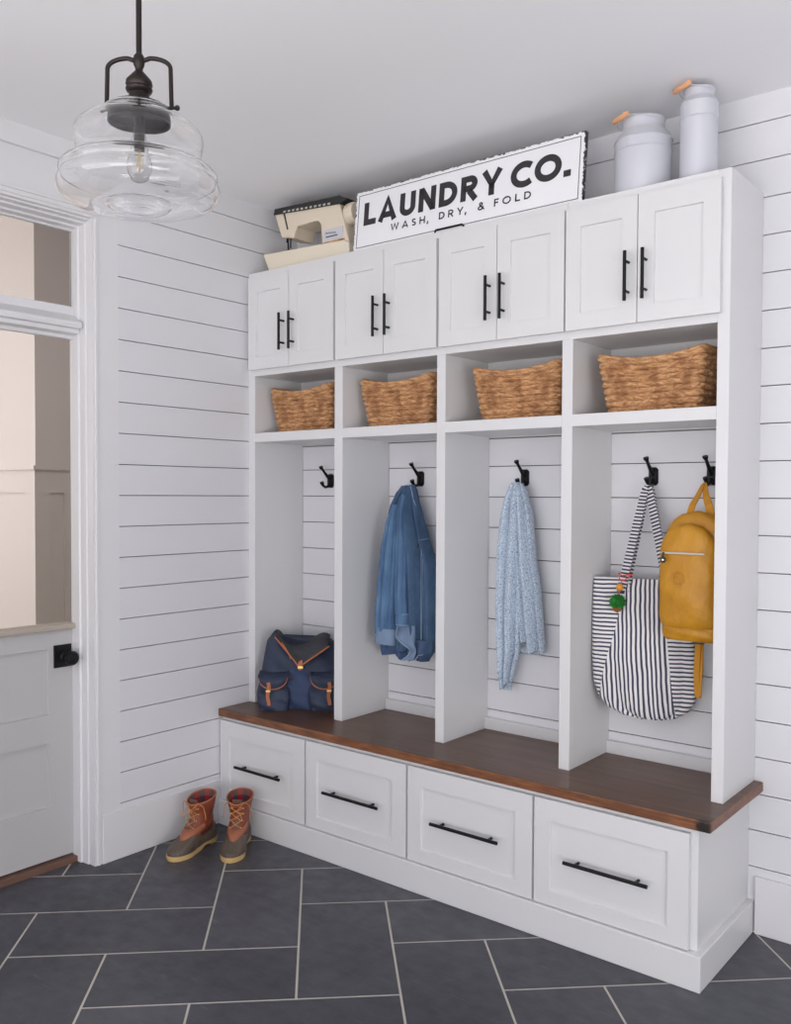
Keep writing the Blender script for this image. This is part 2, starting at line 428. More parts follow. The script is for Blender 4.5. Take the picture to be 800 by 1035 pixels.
# half door: stiles/rails with two recessed panels
def shaker(mb, axis, a0, a1, z0, z1, front, th, panels, rec, mi=0, slope=.004):
    """slab with recessed rectangular panels. axis 'x': face at y=front looking -y ; axis 'y': face at x=front looking +x"""
    def P(a, d, z): return (a, front+d, z) if axis == 'x' else (front-d, a, z)
    zs = sorted({z0, z1, *[p[2] for p in panels], *[p[3] for p in panels]}); As = sorted({a0, a1, *[p[0] for p in panels], *[p[1] for p in panels]})
    for i in range(len(As)-1):
        for j in range(len(zs)-1):
            c_ = ((As[i]+As[i+1])/2, (zs[j]+zs[j+1])/2)
            if any(p[0] < c_[0] < p[1] and p[2] < c_[1] < p[3] for p in panels): continue
            q = [P(As[i], 0, zs[j]), P(As[i+1], 0, zs[j]), P(As[i+1], 0, zs[j+1]), P(As[i], 0, zs[j+1])]
            mb.add(q, [(0, 1, 2, 3)], mi)
    for p in panels:
        s_ = slope
        o_ = [(p[0], p[2]), (p[1], p[2]), (p[1], p[3]), (p[0], p[3])]; i_ = [(p[0]+s_, p[2]+s_), (p[1]-s_, p[2]+s_), (p[1]-s_, p[3]-s_), (p[0]+s_, p[3]-s_)]
        vs = [P(a, 0, z) for a, z in o_]+[P(a, rec, z) for a, z in i_]
        mb.add(vs, [(0, 1, 5, 4), (1, 2, 6, 5), (2, 3, 7, 6), (3, 0, 4, 7), (4, 5, 6, 7)], mi)
    c4 = [(a0, z0), (a1, z0), (a1, z1), (a0, z1)]
    vs = [P(a, 0, z) for a, z in c4]+[P(a, th, z) for a, z in c4]
    mb.add(vs, [(1, 0, 4, 5), (2, 1, 5, 6), (3, 2, 6, 7), (0, 3, 7, 4), (7, 6, 5, 4)], mi)
mb = MB(); yd0, yd1 = YE+.075, -1.098
shaker(mb, 'y', yd0, yd1, .030, .915, -.126, .045, [(yd0+.115, -1.205, .59, .845), (yd0+.115, -1.205, .231, .483)], .012, slope=.003)
D1 = mb.build('door_1', DOORG, kind='structure')
mb = MB(); mb.box(-.185, -.102, yd0-.0, -1.088, .915, .936); mb.build('ledge', LEDGE, parent=D1, bevel=.006, label='pale wood ledge on top of the half door')
mb = MB(); mb.box(-.126, -.120, -1.186, -1.112, .768, .856)
mb.build('knob_plate', BLK, parent=D1, bevel=.002)
kb = MB(); 
def lathe_x(mb, prof, c, n=24):
    mb.loft([[(c[0]+d, c[1]+r*cos(2*pi*j/n), c[2]+r*sin(2*pi*j/n)) for j in range(n)] for r, d in prof]); return mb
lathe_x(kb, [(.02, 0), (.021, .006), (.012, .010), (.010, .028), (.018, .034), (.027, .044), (.0285, .055), (.022, .066), (.008, .070)], (-.121, -1.142, .808))
kb.build('door_knob', BLK, parent=D1, smooth=True)

# hall beyond
mb = MB(); X1, Y1 = -3.336, .543
zr0, zr1 = 1.446, 1.650
mb.box(-6.2, X1, Y1, 2.8, 0, 3.6)
mb.box(X1-.02, X1+.036, Y1-.036, 2.6, zr1-.03, zr1)
mb.box(-6.2, X1+.0355, Y1-.0355, Y1+.01, zr1-.03, zr1)
mb.box(X1-.02, X1+.016, Y1-.016, 2.6, zr0, zr1-.03)             # rail on the far face
mb.box(-6.2, X1+.0155, Y1-.0155, Y1+.01, zr0, zr1-.03)          # rail on the near face
mb.box(X1-.02, X1+.016, Y1-.016, Y1+.108, 0, zr0)
mb.box(X1-.131, X1+.015, Y1-.015, Y1+.01, 0, zr0)
mb.box(X1-.02, X1+.016, Y1+.228, Y1+.354, 0, zr0)
mb.box(X1-.94, X1-.83, Y1-.015, Y1+.01, 0, zr0)
mb.box(-6.2, -.131, -3.30, -3.20, 0, 3.6)
mb.box(-6.3, -6.2, -3.30, 2.8, 0, 3.6)
mb.box(-6.2, -.131, 2.7, 2.8, 0, 3.6)
mb.box(-.16, -.131, .13, 2.8, 0, 3.6)
mb.build('wall_hall', HALLW, kind='structure')
MB().box(-6.2, -.22, -3.3, 2.7, -.05, 0).build('floor_hall', LEDGE, kind='structure')
MB().box(-6.3, -.13, -3.3, 2.8, 3.6, 3.7).build('ceiling_hall', CEIL, kind='structure')

# ================================================================== BUILT-IN
Wd, Du, ZB, ZT = 2.1325, .304, .505, 2.419
cols = [(0, .0405), (.5238, .5678), (1.0462, 1.0855), (1.5719, 1.6119), (2.0955, Wd)]
Z1, Z2, Z3 = 1.9635, 1.712, 1.672
frame = thing('locker_frame', 'tall white open locker frame with four coat bays standing on the wood bench', 'locker', (0, 0, ZB))
FO = (0, 0, ZB)
MB().box(0, cols[0][1], -Du, -.001, ZB, Z1).build('side_panel', CAB, frame, FO, bevel=.0015)
MB().box(2.0955, Wd, -Du, -.001, ZB, ZT).build('end_panel', CAB, frame, FO, bevel=.0015)
for i in (1, 2, 3):
    MB().box(cols[i][0], cols[i][1], -Du, -.001, ZB, Z1).build('divider', CAB, frame, FO, bevel=.0015)
for i in range(4):
    x0, x1 = cols[i][1], cols[i+1][0]
    MB().box(x0, x1, -Du, -.011, Z3, Z2).build('shelf', CAB, frame, FO, bevel=.001)
    MB().box(x0, x1, -.004, -.0005, 1.6625, 1.6665).build('dark_strip', GAP, frame, FO)  # thin dark strip laid on the boards just under the shelf
    MB().box(x0, x1, -.014, -.001, Z2, Z1).build('cubby_back', CAB, frame, FO)
    MB().box(x0, x1, -.022, -.001, ZB, .550).build('bay_trim', CAB, frame, FO, bevel=.002)
MB().box(0, 2.0955, -Du, -.001, Z1, 1.985).build('top_rail', CAB, frame, FO, bevel=.001)

# pull handles (bar on two posts)
def pull(L, vertical, parent, pos, off, stand=.031):
    mb = MB(); x, y, z = pos; h = L/2; b_ = y-stand
    if vertical:
        mb.tube([(x, b_, z-h), (x, b_, z+h)], .0058, 12)
        for s in (-1, 1): mb.tube([(x, y, z+s*h*.60), (x, b_, z+s*h*.60)], .0045, 10)
    else:
        mb.tube([(x-h, b_, z), (x+h, b_, z)], .0062, 12)
        for s in (-1, 1): mb.tube([(x+s*h*.72, y, z), (x+s*h*.72, b_, z)], .005, 10)
    return mb.build('handle', BLK, parent, off, smooth=True)
units = [(.020, .2745, .532), (.545, .800, 1.055), (1.067, 1.3215, 1.586), (1.593, 1.846, 2.108)]
clab = ['white shaker wall cabinet with two doors, under the sewing machine',
        'white shaker wall cabinet with two doors, above the denim jacket bay',
        'white shaker wall cabinet with two doors, above the blue scarf bay',
        'white shaker wall cabinet with two doors, under the two white cans']
ue = [0, .5385, 1.061, 1.5895, 2.0955]
for i, (a, m_, b_) in enumerate(units):
    x0, x1 = ue[i], ue[i+1]; loc = (x0, 0, 1.985)
    t = thing('wall_cabinet', clab[i], 'cabinet', loc, group='white two-door cabinets along the top of the lockers')
    mb = MB(); mb.box(x0+.0005, x1-.0005, -Du, -.001, 1.985, ZT)
    mb.build('carcass', CAB, t, loc)
    for (p, q) in ((a, m_-.0015), (m_+.0015, b_)):
        mb = MB(); shaker(mb, 'x', p, q, 1.9895, 2.392, -Du-.020, .019, [(p+.053, q-.053, 2.043, 2.327)], .007, slope=.002)
        d_ = mb.build('door', CAB, t, loc)
        hx = (m_-.029) if p == a else (m_+.030)
        pull(.157, True, d_, (hx, -Du-.020, 2.1345), loc)

# bench top
mb = MB(); mb.box(0.001, 2.160, -.4835, -.0005, ZB-.0333, ZB)
bt = mb.build('wooden_bench', [WOOD, WEDGE], bevel=.004)
# material per side: front and end faces get the edge grain
for p in bt.data.polygons:
    if abs(p.normal.z) < .5: p.material_index = 1
bt.location = (0, 0, 0)
tag(bt, 'long dark stained walnut bench top with a worn rounded corner', 'bench')
# drawer cabinets
du_ = [(.006, .521), (.531, 1.041), (1.051, 1.570), (1.579, 2.095)]
de = [.001, .526, 1.046, 1.5745, 2.117]
dl = ['white base cabinet with one deep drawer, nearest the boots and left wall',
      'white base cabinet with one deep drawer, directly below the denim jacket bay',
      'white base cabinet with one deep drawer, below the scarf bay and third from the boots',
      'white base cabinet with one deep drawer, at the right-hand end under the worn bench corner']
for i, (a, b_) in enumerate(du_):
    x0, x1 = de[i], de[i+1]; loc = (x0, 0, .107)
    t = thing('drawer_cabinet', dl[i], 'cabinet', loc, group='white drawer cabinets under the bench')
    MB().box(x0, x1-.0005, -.457, -.001, .107, ZB-.034).build('carcass', CAB, t, loc, bevel=.001)
    mb = MB(); shaker(mb, 'x', a, b_, .110, .455, -.476, .0185, [(a+.057, b_-.064, .157, .386)], .009, slope=.003)
    d_ = mb.build('drawer', CAB, t, loc)
    pull(.272 if i == 0 else .28, False, d_, ([.2695, .788, 1.3135, 1.841][i], -.476, .276), loc, .029)
mb = MB(); mb.box(.0, 2.137, -.487, -.001, 0, .107)
tag(mb.build('bench_plinth', CAB, bevel=.003), 'long white kick board plinth running under all four drawers on the tiles', 'plinth')

# ================================================================== HOOKS
def make_hook(x, z, label):
    t = thing('coat_hook', label, 'hook', (x, 0, z), group='black double coat hooks inside the bays')
    mb = MB(); pr = []
    w_, h_ = .017, .032; c_ = .008
    oct_ = [(-w_+c_, -h_), (w_-c_, -h_), (w_, -h_+c_), (w_, h_-c_), (w_-c_, h_), (-w_+c_, h_), (-w_, h_-c_), (-w_, -h_+c_)]
    mb.loft([[(a, y, b) for a, b in oct_] for y in (-.001, -.007)]+[[(a*.8, -.012, b*.85) for a, b in oct_]])
    mb.build('plate', BLK, t)
    mb = MB()
    mb.tube([(0, -.008, .006), (0, -.026, .020), (0, -.044, .036), (0, -.060, .052), (0, -.068, .060), (0, -.070, .064)], [.009, .0075, .006, .0058, .0095, .0095], 12)
    mb.build('upper_prong', BLK, t, smooth=True)
    mb = MB()
    mb.tube([(0, -.008, -.012), (0, -.022, -.026), (0, -.040, -.030), (0, -.054, -.022), (0, -.062, -.010), (0, -.064, -.006)], [.008, .0065, .0058, .0065, .0095, .009], 12)
    mb.build('lower_prong', BLK, t, smooth=True)
    return t
hk = make_hook(.222, 1.503, 'empty black double coat hook in the leftmost bay above the navy rucksack')
for x, lab in ((.742, 'black double coat hook holding the denim jacket'), (1.252, 'black double coat hook holding the pale blue scarf'),
               (1.462, 'black coat hook half hidden by the divider right of the scarf'), (1.772, 'black double coat hook holding the striped tote bag'),
               (1.978, 'black double coat hook holding the mustard backpack')):
    dup(hk, (x, 0, 1.508), lab)

# ================================================================== BASKETS
def make_basket():
    t = thing('storage_basket', 'x', 'basket', (0, 0, 0), group='woven baskets in the cubbies')
    Lt, Lb, Dt_, Db_ = .363, .300, .215, .17; Ht = .197
    NR = 72; per = []
    def rr(L, D, r, n):       # rounded rectangle by arc length, returns points with (x,y,nx,ny,s)
        segs = []; hx, hy = L/2-r, D/2-r
        lens = [2*hx, pi*r/2, 2*hy, pi*r/2]*2; tot = sum(lens); out = []
        for i in range(n):
            s = tot*i/n; k_ = 0; q = s
            while q > lens[k_]: q -= lens[k_]; k_ += 1
            if k_ == 0: p = (-hx+q, -hy-r, 0, -1)
            elif k_ == 1: a = -pi/2+q/r; p = (hx+r*cos(a), -hy+r*sin(a), cos(a), sin(a))
            elif k_ == 2: p = (hx+r, -hy+q, 1, 0)
            elif k_ == 3: a = q/r; p = (hx+r*cos(a), hy+r*sin(a), cos(a), sin(a))
            elif k_ == 4: p = (hx-q, hy+r, 0, 1)
            elif k_ == 5: a = pi/2+q/r; p = (-hx+r*cos(a), hy+r*sin(a), cos(a), sin(a))
            elif k_ == 6: p = (-hx-r, hy-q, -1, 0)
            else: a = pi+q/r; p = (-hx+r*cos(a), -hy+r*sin(a), cos(a), sin(a))
            out.append(p+(s/tot,))
        return out
    N = 420; rows = 9; rings = []
    rnd = random.Random(3); ph = [rnd.random() for _ in range(rows+1)]; nst = 34
    for i in range(NR+1):
        f = i/NR; L = Lb+(Lt-Lb)*f; D = Db_+(Dt_-Db_)*f
        R = []
        for (x, y, nx, ny, s) in rr(L, D, .022, N):
            sad = .026*(1-(2*x/L)**2)**1 if abs(x) < L/2 else 0
            z = f*(Ht-sad*min(1, f*1.0))
            rw = min(int(f*rows), rows-1); fr = f*rows-rw
            d_ = (1 if rw % 2 == 0 else -1)
            st = abs(sin(pi*(s*nst+ph[rw]+d_*(fr-.5)*.7)))
            b_ = .0105*(sin(pi*min(max(fr, 0), 1))**.55)*(.25+.75*st**.5)+.0012*sin(s*57+rw*2.3)
            R.append((x+nx*b_, y+ny*b_, z+.0015*sin(s*90+rw*1.7)))
        rings.append(R)
    mb = MB(); mb.loft(rings, True, False)
    # inner skin
    inner = []
    for f in (1, .7, .4, .1):
        L = Lb+(Lt-Lb)*f-.016; D = Db_+(Dt_-Db_)*f-.016
        inner.append([(x, y, f*(Ht-.026*(1-min(1, (2*x/L)**2))*f)) for (x, y, nx, ny, s) in rr(L, D, .02, N)])
    mb.loft(inner, False, True)
    mb.build('woven_body', BASK, t, smooth=True)
    mb = MB(); R = rr(Lt-.004, Dt_-.004, .022, 260); pts = []
    for i, (x, y, nx, ny, s) in enumerate(R): pts.append((x, y, Ht-.026*max(0, 1-(2*x/Lt)**2)+.001))
    rad = [.0062+.0022*abs(sin(pi*s*90)) for (_, _, _, _, s) in R]
    rings2 = []
    n = len(pts)
    for i in range(n):
        tt = (Vector(pts[(i+1) % n])-Vector(pts[i-1])).normalized(); nn = Vector((R[i][2], R[i][3], 0)); bb = tt.cross(nn).normalized()
        rings2.append([Vector(pts[i])+(nn*cos(2*pi*j/8)+bb*sin(2*pi*j/8))*rad[i] for j in range(8)])
    rings2.append(rings2[0]); mb.loft(rings2, False, False)
    mb.build('rim', BASK, t, smooth=True)
    return t
bk = make_basket()
blabs = ['woven brown basket in the leftmost cubby, above the empty coat hook', 'woven brown basket in the cubby above the denim jacket',
         'woven brown basket in the cubby above the blue scarf', 'woven brown basket in the rightmost cubby, above the striped tote']
bx = [.255, .788, 1.345, 1.853]
for i in range(4):
    loc = (bx[i], -.135, Z2+.0005)
    if i == 0: bk.location = loc; bk['label'] = blabs[0]
    else: dup(bk, loc, blabs[i])

# ================================================================== SIGN
SL = (.596, -.275, ZT); rx = -math.atan(.025/.25)
sign = thing('wood_sign', 'long white sign with chipped black edges reading LAUNDRY CO. leaning on top of cabinets', 'sign', SL, rotx=rx)
mb = MB(); mb.box(0, 1.029, 0, .018, 0, .251); mb.build('board', [SIGNW], sign, bevel=.001)
mb = MB()
for (x0, x1, z0, z1) in ((.016, 1.013, .2335, .2358), (.016, 1.013, .0185, .0208), (.016, .0183, .0185, .2358), (1.0107, 1.013, .0185, .2358)):
    mb.box(x0, x1, -.0008, 0, z0, z1)
mb.build('border_line', INK, sign)
def stroke(mb, pts, t, x0, z0, sx, sz, closed=False):
    P = []
    for p in pts:
        q = Vector((x0+p[0]*sx, z0+p[1]*sz))
        if not P or (q-P[-1]).length > 2e-4: P.append(q)
    n = len(P); L = []; R = []
    for i in range(n):
        if closed or 0 < i < n-1:
            a = (P[i]-P[i-1]).normalized(); b = (P[(i+1) % n]-P[i]).normalized()
        elif i == 0: a = b = (P[1]-P[0]).normalized()
        else: a = b = (P[-1]-P[-2]).normalized()
        na = Vector((-a.y, a.x)); nb = Vector((-b.y, b.x)); mdir = (na+nb).normalized(); k_ = 1/max(.66, mdir.dot(na))
        L.append(P[i]+mdir*t/2*k_); R.append(P[i]-mdir*t/2*k_)
    seg = n if closed else n-1
    for i in range(seg):
        j = (i+1) % n; q = [R[i], R[j], L[j], L[i]]
        mb.add([(p.x, -.0016, p.y) for p in q]+[(p.x, 0, p.y) for p in q], [(0, 1, 2, 3), (4, 7, 6, 5), (0, 4, 5, 1), (1, 5, 6, 2), (2, 6, 7, 3), (3, 7, 4, 0)])
def arc(cx_, cz_, rx_, rz_, a0, a1, n=14): return [(cx_+rx_*cos(math.radians(a0+(a1-a0)*i/n)), cz_+rz_*sin(math.radians(a0+(a1-a0)*i/n))) for i in range(n+1)]
def glyph(ch, b):      # b = half stroke in em (cap height 1); returns (width, strokes[(pts, closed)])
    t0, t1 = b, 1-b
    if ch == 'L': return .56, [([(b, 1), (b, b), (.56, b)], 0)]
    if ch == 'A': return .84, [([(b*.9, 0), (.42, 1-b*.6), (.84-b*.9, 0)], 0), ([(.2, .27), (.64, .27)], 0)]
    if ch == 'U': return .70, [([(b, 1), (b, .36)]+arc(.35, .36, .35-b, .36-b, 180, 360)+[(.70-b, 1)], 0)]
    if ch == 'N': return .74, [([(b, 0), (b, 1)], 0), ([(.74-b, 0), (.74-b, 1)], 0), ([(b, 1-b*.4), (.74-b, b*.4)], 0)]
    if ch == 'D': return .76, [([(b, b), (.30, b)]+arc(.30, .5, .46-b, .5-b, -90, 90)+[(b, 1-b)], 1)]
    if ch == 'R': return .70, [([(b, 0), (b, 1-b), (.36, 1-b)]+arc(.36, .68, .31-b, .32-b, 90, -90)+[(b, .36+b)], 0), ([(.34, .40), (.70-b*.8, 0)], 0)]
    if ch == 'Y': return .78, [([(b*.8, 1), (.39, .42), (.78-b*.8, 1)], 0), ([(.39, .5), (.39, 0)], 0)]
    if ch == 'C': return .80, [(arc(.50, .5, .5-b, .5+.01-b, 48, 312, 24), 0)]
    if ch == 'O': return .98, [(arc(.49, .5, .49-b, .51-b, 0, 350, 35), 1)]
    if ch == 'S': return .56, [(arc(.28, .75-b*.3, .25-b*.5, .25-b*.7, 35, 215, 12)[:10]+[(.14, .58), (.42, .42)]+arc(.28, .25+b*.3, .25-b*.5, .25-b*.7, 35, -145, 12), 0)]
    if ch == 'W': return 1.06, [([(b*.8, 1), (.28, b), (.53, .95), (.78, b), (1.06-b*.8, 1)], 0)]
    if ch == 'H': return .72, [([(b, 0), (b, 1)], 0), ([(.72-b, 0), (.72-b, 1)], 0), ([(b, .5), (.72-b, .5)], 0)]
    if ch == 'F': return .52, [([(b, 0), (b, 1-b), (.52, 1-b)], 0), ([(b, .5), (.46, .5)], 0)]
    if ch == '&': return .76, [([(.74, 0), (.24, .62)]+arc(.36, .79, .15, .15, 200, -20, 10)+[(.42, .58), (.16, .38)]+arc(.30, .22, .22, .19, 145, 330, 10)+[(.66, .44)], 0)]
    if ch == '.': return .24, [([(.12, 0), (.12, .24)], 0)]
    if ch == ',': return .2, [([(.14, .14), (.06, -.18)], 0)]
def text(mb, s, x0, x1, z0, h, t, gap):
    b = t/2/h; ws = [glyph(c_, b)[0] for c_ in s]; tot = sum(ws)+gap*(len(s)-1); sx = (x1-x0)/tot; x = x0
    for c_, w_ in zip(s, ws):
        for pts, cl in glyph(c_, b)[1]:
            tt = t if c_ != '.' else .24*sx
            stroke(mb, pts, tt, x, z0, sx, h, bool(cl))
        x += (w_+gap)*sx
mb = MB()
text(mb, 'LAUNDRY', .046, .706, .106, .093, .0235, .09)
mb.build('title_word', INK, sign, label='bold black capital lettering'); mb = MB()
text(mb, 'CO.', .738, .980, .106, .093, .0235, .06)
mb.build('title_word', INK, sign, label='bold black capital lettering')
for s_, a, b_ in (('WASH', .194, .364), ('DRY', .429, .541), ('&', .605, .634), ('FOLD', .675, .829)):
    mb = MB(); text(mb, s_, a, b_, .0595, .0275, .0048, .42)
    if s_ in ('WASH', 'DRY'): stroke(mb, [(0, .16), (-.1, -.2)], .0048, .378 if s_ == 'WASH' else .553, .0595, .03, .03)
    mb.build('subtitle_word', INK, sign, label='small thin black capital lettering')
mb = MB(); mb.tube([(.418, -.004, .010), (.424, -.008, .017), (.545, -.008, .017), (.551, -.004, .010)], .0038, 8)
mb.build('bracket', BLK, sign, smooth=True)

# ================================================================== MILK CANS
def can(name, label, x, y, r, zs, zn, zt, rn, grip):
    t = thing(name, label, 'can', (x, y, ZT), group='white enamel cans on top of the right cabinet')
    h = zs-ZT
    mb = MB(); prof = [(r*.97, 0), (r, .004), (r, h*.97), (r+.003, h*.985), (r, h), (r*.93, h+(zn-zs)*.45), (r*.80, h+(zn-zs)*.8), (rn, zn-ZT), (rn*.98, zt-ZT-.006), (rn+.003, zt-ZT), (rn, zt-ZT), (rn*.93, zt-ZT-.008), (rn*.9, h)]
    mb.lathe(prof, n=48, cap0=True, cap1=True); mb.build('can_body', STEELW, t, smooth=True)
    mb = MB()
    for z in (h*.80,): mb.lathe([(r+.0002, z-.003), (r+.002, z), (r+.0002, z+.003)], n=48)
    mb.build('ridge', STEELW, t, smooth=True)
    # wire bail from both sides of the neck, lying forward with wooden grip
    mb = MB(); d = Vector((-.5, -.86, 0)).normalized(); s = Vector((-d.y, d.x, 0)); pts = []
    zc = zt-ZT-.012; R = rn+.006
    G = grip
    for i in range(13):
        a = pi*i/12; p = s*cos(a)*R + d*sin(a)*G; pts.append((p.x, p.y, zc+.012*sin(a)))
    mb.tube(pts, .0018, 6)
    bl = mb.build('bail', STEELW, t, smooth=True)
    p = d*G; q = Vector((p.x, p.y, zc+.012)); MB().tube([q-s*.039, q-s*.036, q+s*.036, q+s*.039], [.006, .0085, .0085, .006], 12).build('grip', PEACH, t, smooth=True, label='light wooden grip')
    return t
can('milk_can', 'wide white enamel milk can with wooden grip, nearer the sign', 1.800, -.185, .0915, 2.606, 2.640, 2.672, .068, .090)
can('milk_can', 'tall slim white enamel milk can with wooden grip, near the cabinet end', 1.986, -.185, .0575, 2.680, 2.700, 2.722, .046, .068)

# ================================================================== SEWING MACHINE
sm = thing('sewing_machine', 'vintage cream sewing machine with black top strip beside the sign', 'sewing machine', (.040, -.25, ZT))
SO = (.05, -.25, ZT)
mb = MB(); mb.prism([(.094, 2.4195), (.545, 2.4195), (.567, 2.440), (.565, 2.480), (.540, 2.494), (.050, 2.512), (.058, 2.492)], -.255, -.09)
mb.build('base', CREAM2, sm, SO, bevel=.006, label='pale cream base')
mb = MB(); mb.prism([(.111, 2.680), (.154, 2.572), (.184, 2.567), (.231, 2.556), (.243, 2.603), (.36, 2.607), (.380, 2.602), (.392, 2.584), (.402, 2.497), (.555, 2.482), (.499, 2.652)], -.240, -.12)
mb.build('machine_body', CREAM, sm, SO, bevel=.004)
mb = MB(); mb.prism([(.109, 2.681), (.113, 2.704), (.503, 2.684), (.548, 2.664), (.500, 2.650)], -.244, -.11)
mb.build('top_cover', DKPL, sm, SO, bevel=.002, label='black top cover')
mb = MB(); mb.prism([(.111, 2.676), (.112, 2.685), (.500, 2.6585), (.500, 2.649)], -.2465, -.243)
for i in range(11):
    f = i/10; x = .175+f*.265; z = 2.6785-(x-.112)*.0685
    mb.box(x, x+.013, -.249, -.246, z, z+.0075, 1)
mb.build('stitch_selector', [DKPL, GREYPL], sm, SO)
mb = MB(); mb.prism([(.166, 2.680), (.173, 2.680), (.197, 2.60), (.190, 2.60)], -.2425, -.2395); mb.build('black_stripe', DKPL, sm, SO)
mb = MB(); mb.prism([(.190, 2.572), (.240, 2.552), (.262, 2.60), (.222, 2.612)], -.252, -.238); mb.build('thread_guard', CREAM, sm, SO, bevel=.002)
mb = MB(); mb.tube([(.178, -.225, 2.575), (.182, -.225, 2.512)], .0035, 8); mb.tube([(.192, -.22, 2.572), (.19, -.22, 2.525)], .003, 8); mb.box(.172, .198, -.235, -.20, 2.507, 2.514)
mb.tube([(.186, -.235, 2.56), (.194, -.243, 2.545)], .005, 8)
mb.build('needle_bar', BRONZE, sm, SO, smooth=True)
mb = MB()
n = 28
mb.loft([[(.512+d, -.200+r*cos(2*pi*j/n), 2.612+r*sin(2*pi*j/n)) for j in range(n)] for r, d in ((.030, 0), (.044, .012), (.046, .03), (.046, .045), (.040, .054), (.012, .056))])
mb.build('hand_wheel', CREAM, sm, SO, smooth=True)
mb = MB(); mb.box(.412, .520, -.2435, -.240, 2.508, 2.556); mb.build('name_plate', STEELW, sm, SO, bevel=.001)
mb = MB()
pts = [(.425+.006*i, -.2445, 2.541-.0006*i+(.004 if i % 2 else -.003)) for i in range(11)]
mb.tube(pts, .0012, 5); mb.box(.425, .492, -.2445, -.2434, 2.522, 2.5265)
mb.build('plate_writing', INK, sm, SO)
mb = MB(); mb.box(.405, .530, -.243, -.236, 2.498, 2.505); mb.build('plate_ledge', BASK, sm, SO)

# ================================================================== PENDANT
PC = (1.395, -1.86, 0)
pen = thing('pendant_light', 'clear glass schoolhouse pendant light with dark bronze rod hanging from ceiling', 'lamp', (PC[0], PC[1], H))
PO = (PC[0], PC[1], H)
def lz(prof, name, mtl, n=48, **kw):
    mb = MB(); mb.lathe([(r, z) for r, z in prof], (PC[0], PC[1], 0), n=n, **{a_: b_ for a_, b_ in kw.items() if a_ in ('cap0', 'cap1')})
    return mb.build(name, mtl, pen, PO, smooth=True, label=kw.get('label'))
lz([(.060, H-.001), (.060, H-.012), (.045, H-.022), (.012, H-.026), (.008, H-.03)], 'canopy', BRONZE)
mb = MB(); mb.tube([(PC[0], PC[1], H-.02), (PC[0], PC[1], 2.37)], .0062, 14); mb.build('rod', BRONZE, pen, PO, smooth=True)
lz([(.006, 2.385), (.011, 2.378), (.013, 2.368), (.011, 2.358), (.008, 2.352), (.008, 2.347), (.013, 2.342), (.02, 2.334), (.027, 2.326), (.0285, 2.318), (.0255, 2.312), (.0285, 2.308), (.0265, 2.303), (.021, 2.299), (.022, 2.288), (.028, 2.280), (.046, 2.273), (.062, 2.269), (.066, 2.266), (.066, 2.236), (.063, 2.236), (.063, 2.250), (.03, 2.254)], 'socket_cap', BRONZE, cap0=True, cap1=True)
# yoke
bd = Vector((-.117, -.0937, 0)).normalized(); mb = MB()
for s in (-1, 1):
    p = [(PC[0], PC[1], 2.366)]
    d = bd*s
    for i in range(9):
        a = pi/2*i/8; rr_ = .024+.044*sin(a); zz = 2.352+.022*cos(a)+.0*(1-sin(a))
        p.append((PC[0]+d.x*rr_, PC[1]+d.y*rr_, zz))
    p += [(PC[0]+d.x*.069, PC[1]+d.y*.069, 2.31), (PC[0]+d.x*.070, PC[1]+d.y*.070, 2.268)]
    mb.tube(p, .0048, 10); mb.sphere((PC[0]+d.x*.082, PC[1]+d.y*.082, 2.269), .006, 10); mb.tube([(PC[0]+d.x*.062, PC[1]+d.y*.062, 2.269), (PC[0]+d.x*.082, PC[1]+d.y*.082, 2.269)], .0035, 8)
mb.build('yoke', BRONZE, pen, PO, smooth=True)
outer = [(.068, 2.264), (.073, 2.262), (.079, 2.254), (.097, 2.243), (.119, 2.230), (.132, 2.216), (.1355, 2.203), (.134, 2.188), (.132, 2.172), (.134, 2.158), (.143, 2.146), (.158, 2.137), (.166, 2.128), (.1655, 2.119), (.164, 2.115), (.168, 2.108), (.1705, 2.098), (.168, 2.086), (.158, 2.074), (.140, 2.066), (.115, 2.060), (.09, 2.057), (.072, 2.060), (.066, 2.058), (.058, 2.052), (.035, 2.049), (.02, 2.050), (.0004, 2.051)]
# smooth resample
def cat(P, k=4):
    out = []
    for i in range(len(P)-1):
        p0, p1, p2, p3 = P[max(i-1, 0)], P[i], P[i+1], P[min(i+2, len(P)-1)]
        for j in range(k):
            t = j/k; out.append(tuple(.5*((2*p1[q])+(-p0[q]+p2[q])*t+(2*p0[q]-5*p1[q]+4*p2[q]-p3[q])*t*t+(-p0[q]+3*p1[q]-3*p2[q]+p3[q])*t**3) for q in range(len(P[0]))))
    out.append(P[-1]); return out
op = cat(outer, 3); ip = []
for i, (r, z) in enumerate(op):
    a = op[max(i-1, 0)]; b_ = op[min(i+1, len(op)-1)]; tx, tz = b_[0]-a[0], b_[1]-a[1]; L = math.hypot(tx, tz) or 1
    ip.append((max(.0004, r+tz/L*.0026), z-tx/L*.0026))
shade = lz(op+ip[::-1]+[op[0]], 'glass_shade', GLASS, n=96)
bp = [(.013, 2.215), (.014, 2.20), (.018, 2.185), (.024, 2.165), (.027, 2.148), (.025, 2.130), (.017, 2.115), (.0004, 2.108)]
bc = cat(bp, 3); bi = [(max(.0003, r-.0009), z+.0004) for r, z in bc]
lz(bc+bi[::-1]+[bc[0]], 'bulb', GLASS, n=32)
mb = MB()
mb.tube([(PC[0], PC[1], 2.25), (PC[0], PC[1], 2.20), (PC[0], PC[1], 2.18)], .0115, 12); b1 = mb.build('bulb_base', BRONZE, pen, PO, smooth=True)
mb = MB()
for k_ in range(6):
    a = 2*pi*k_/6; mb.tube([(PC[0]+.004*cos(a), PC[1]+.004*sin(a), 2.185), (PC[0]+.010*cos(a), PC[1]+.010*sin(a), 2.135)], .0004, 4)
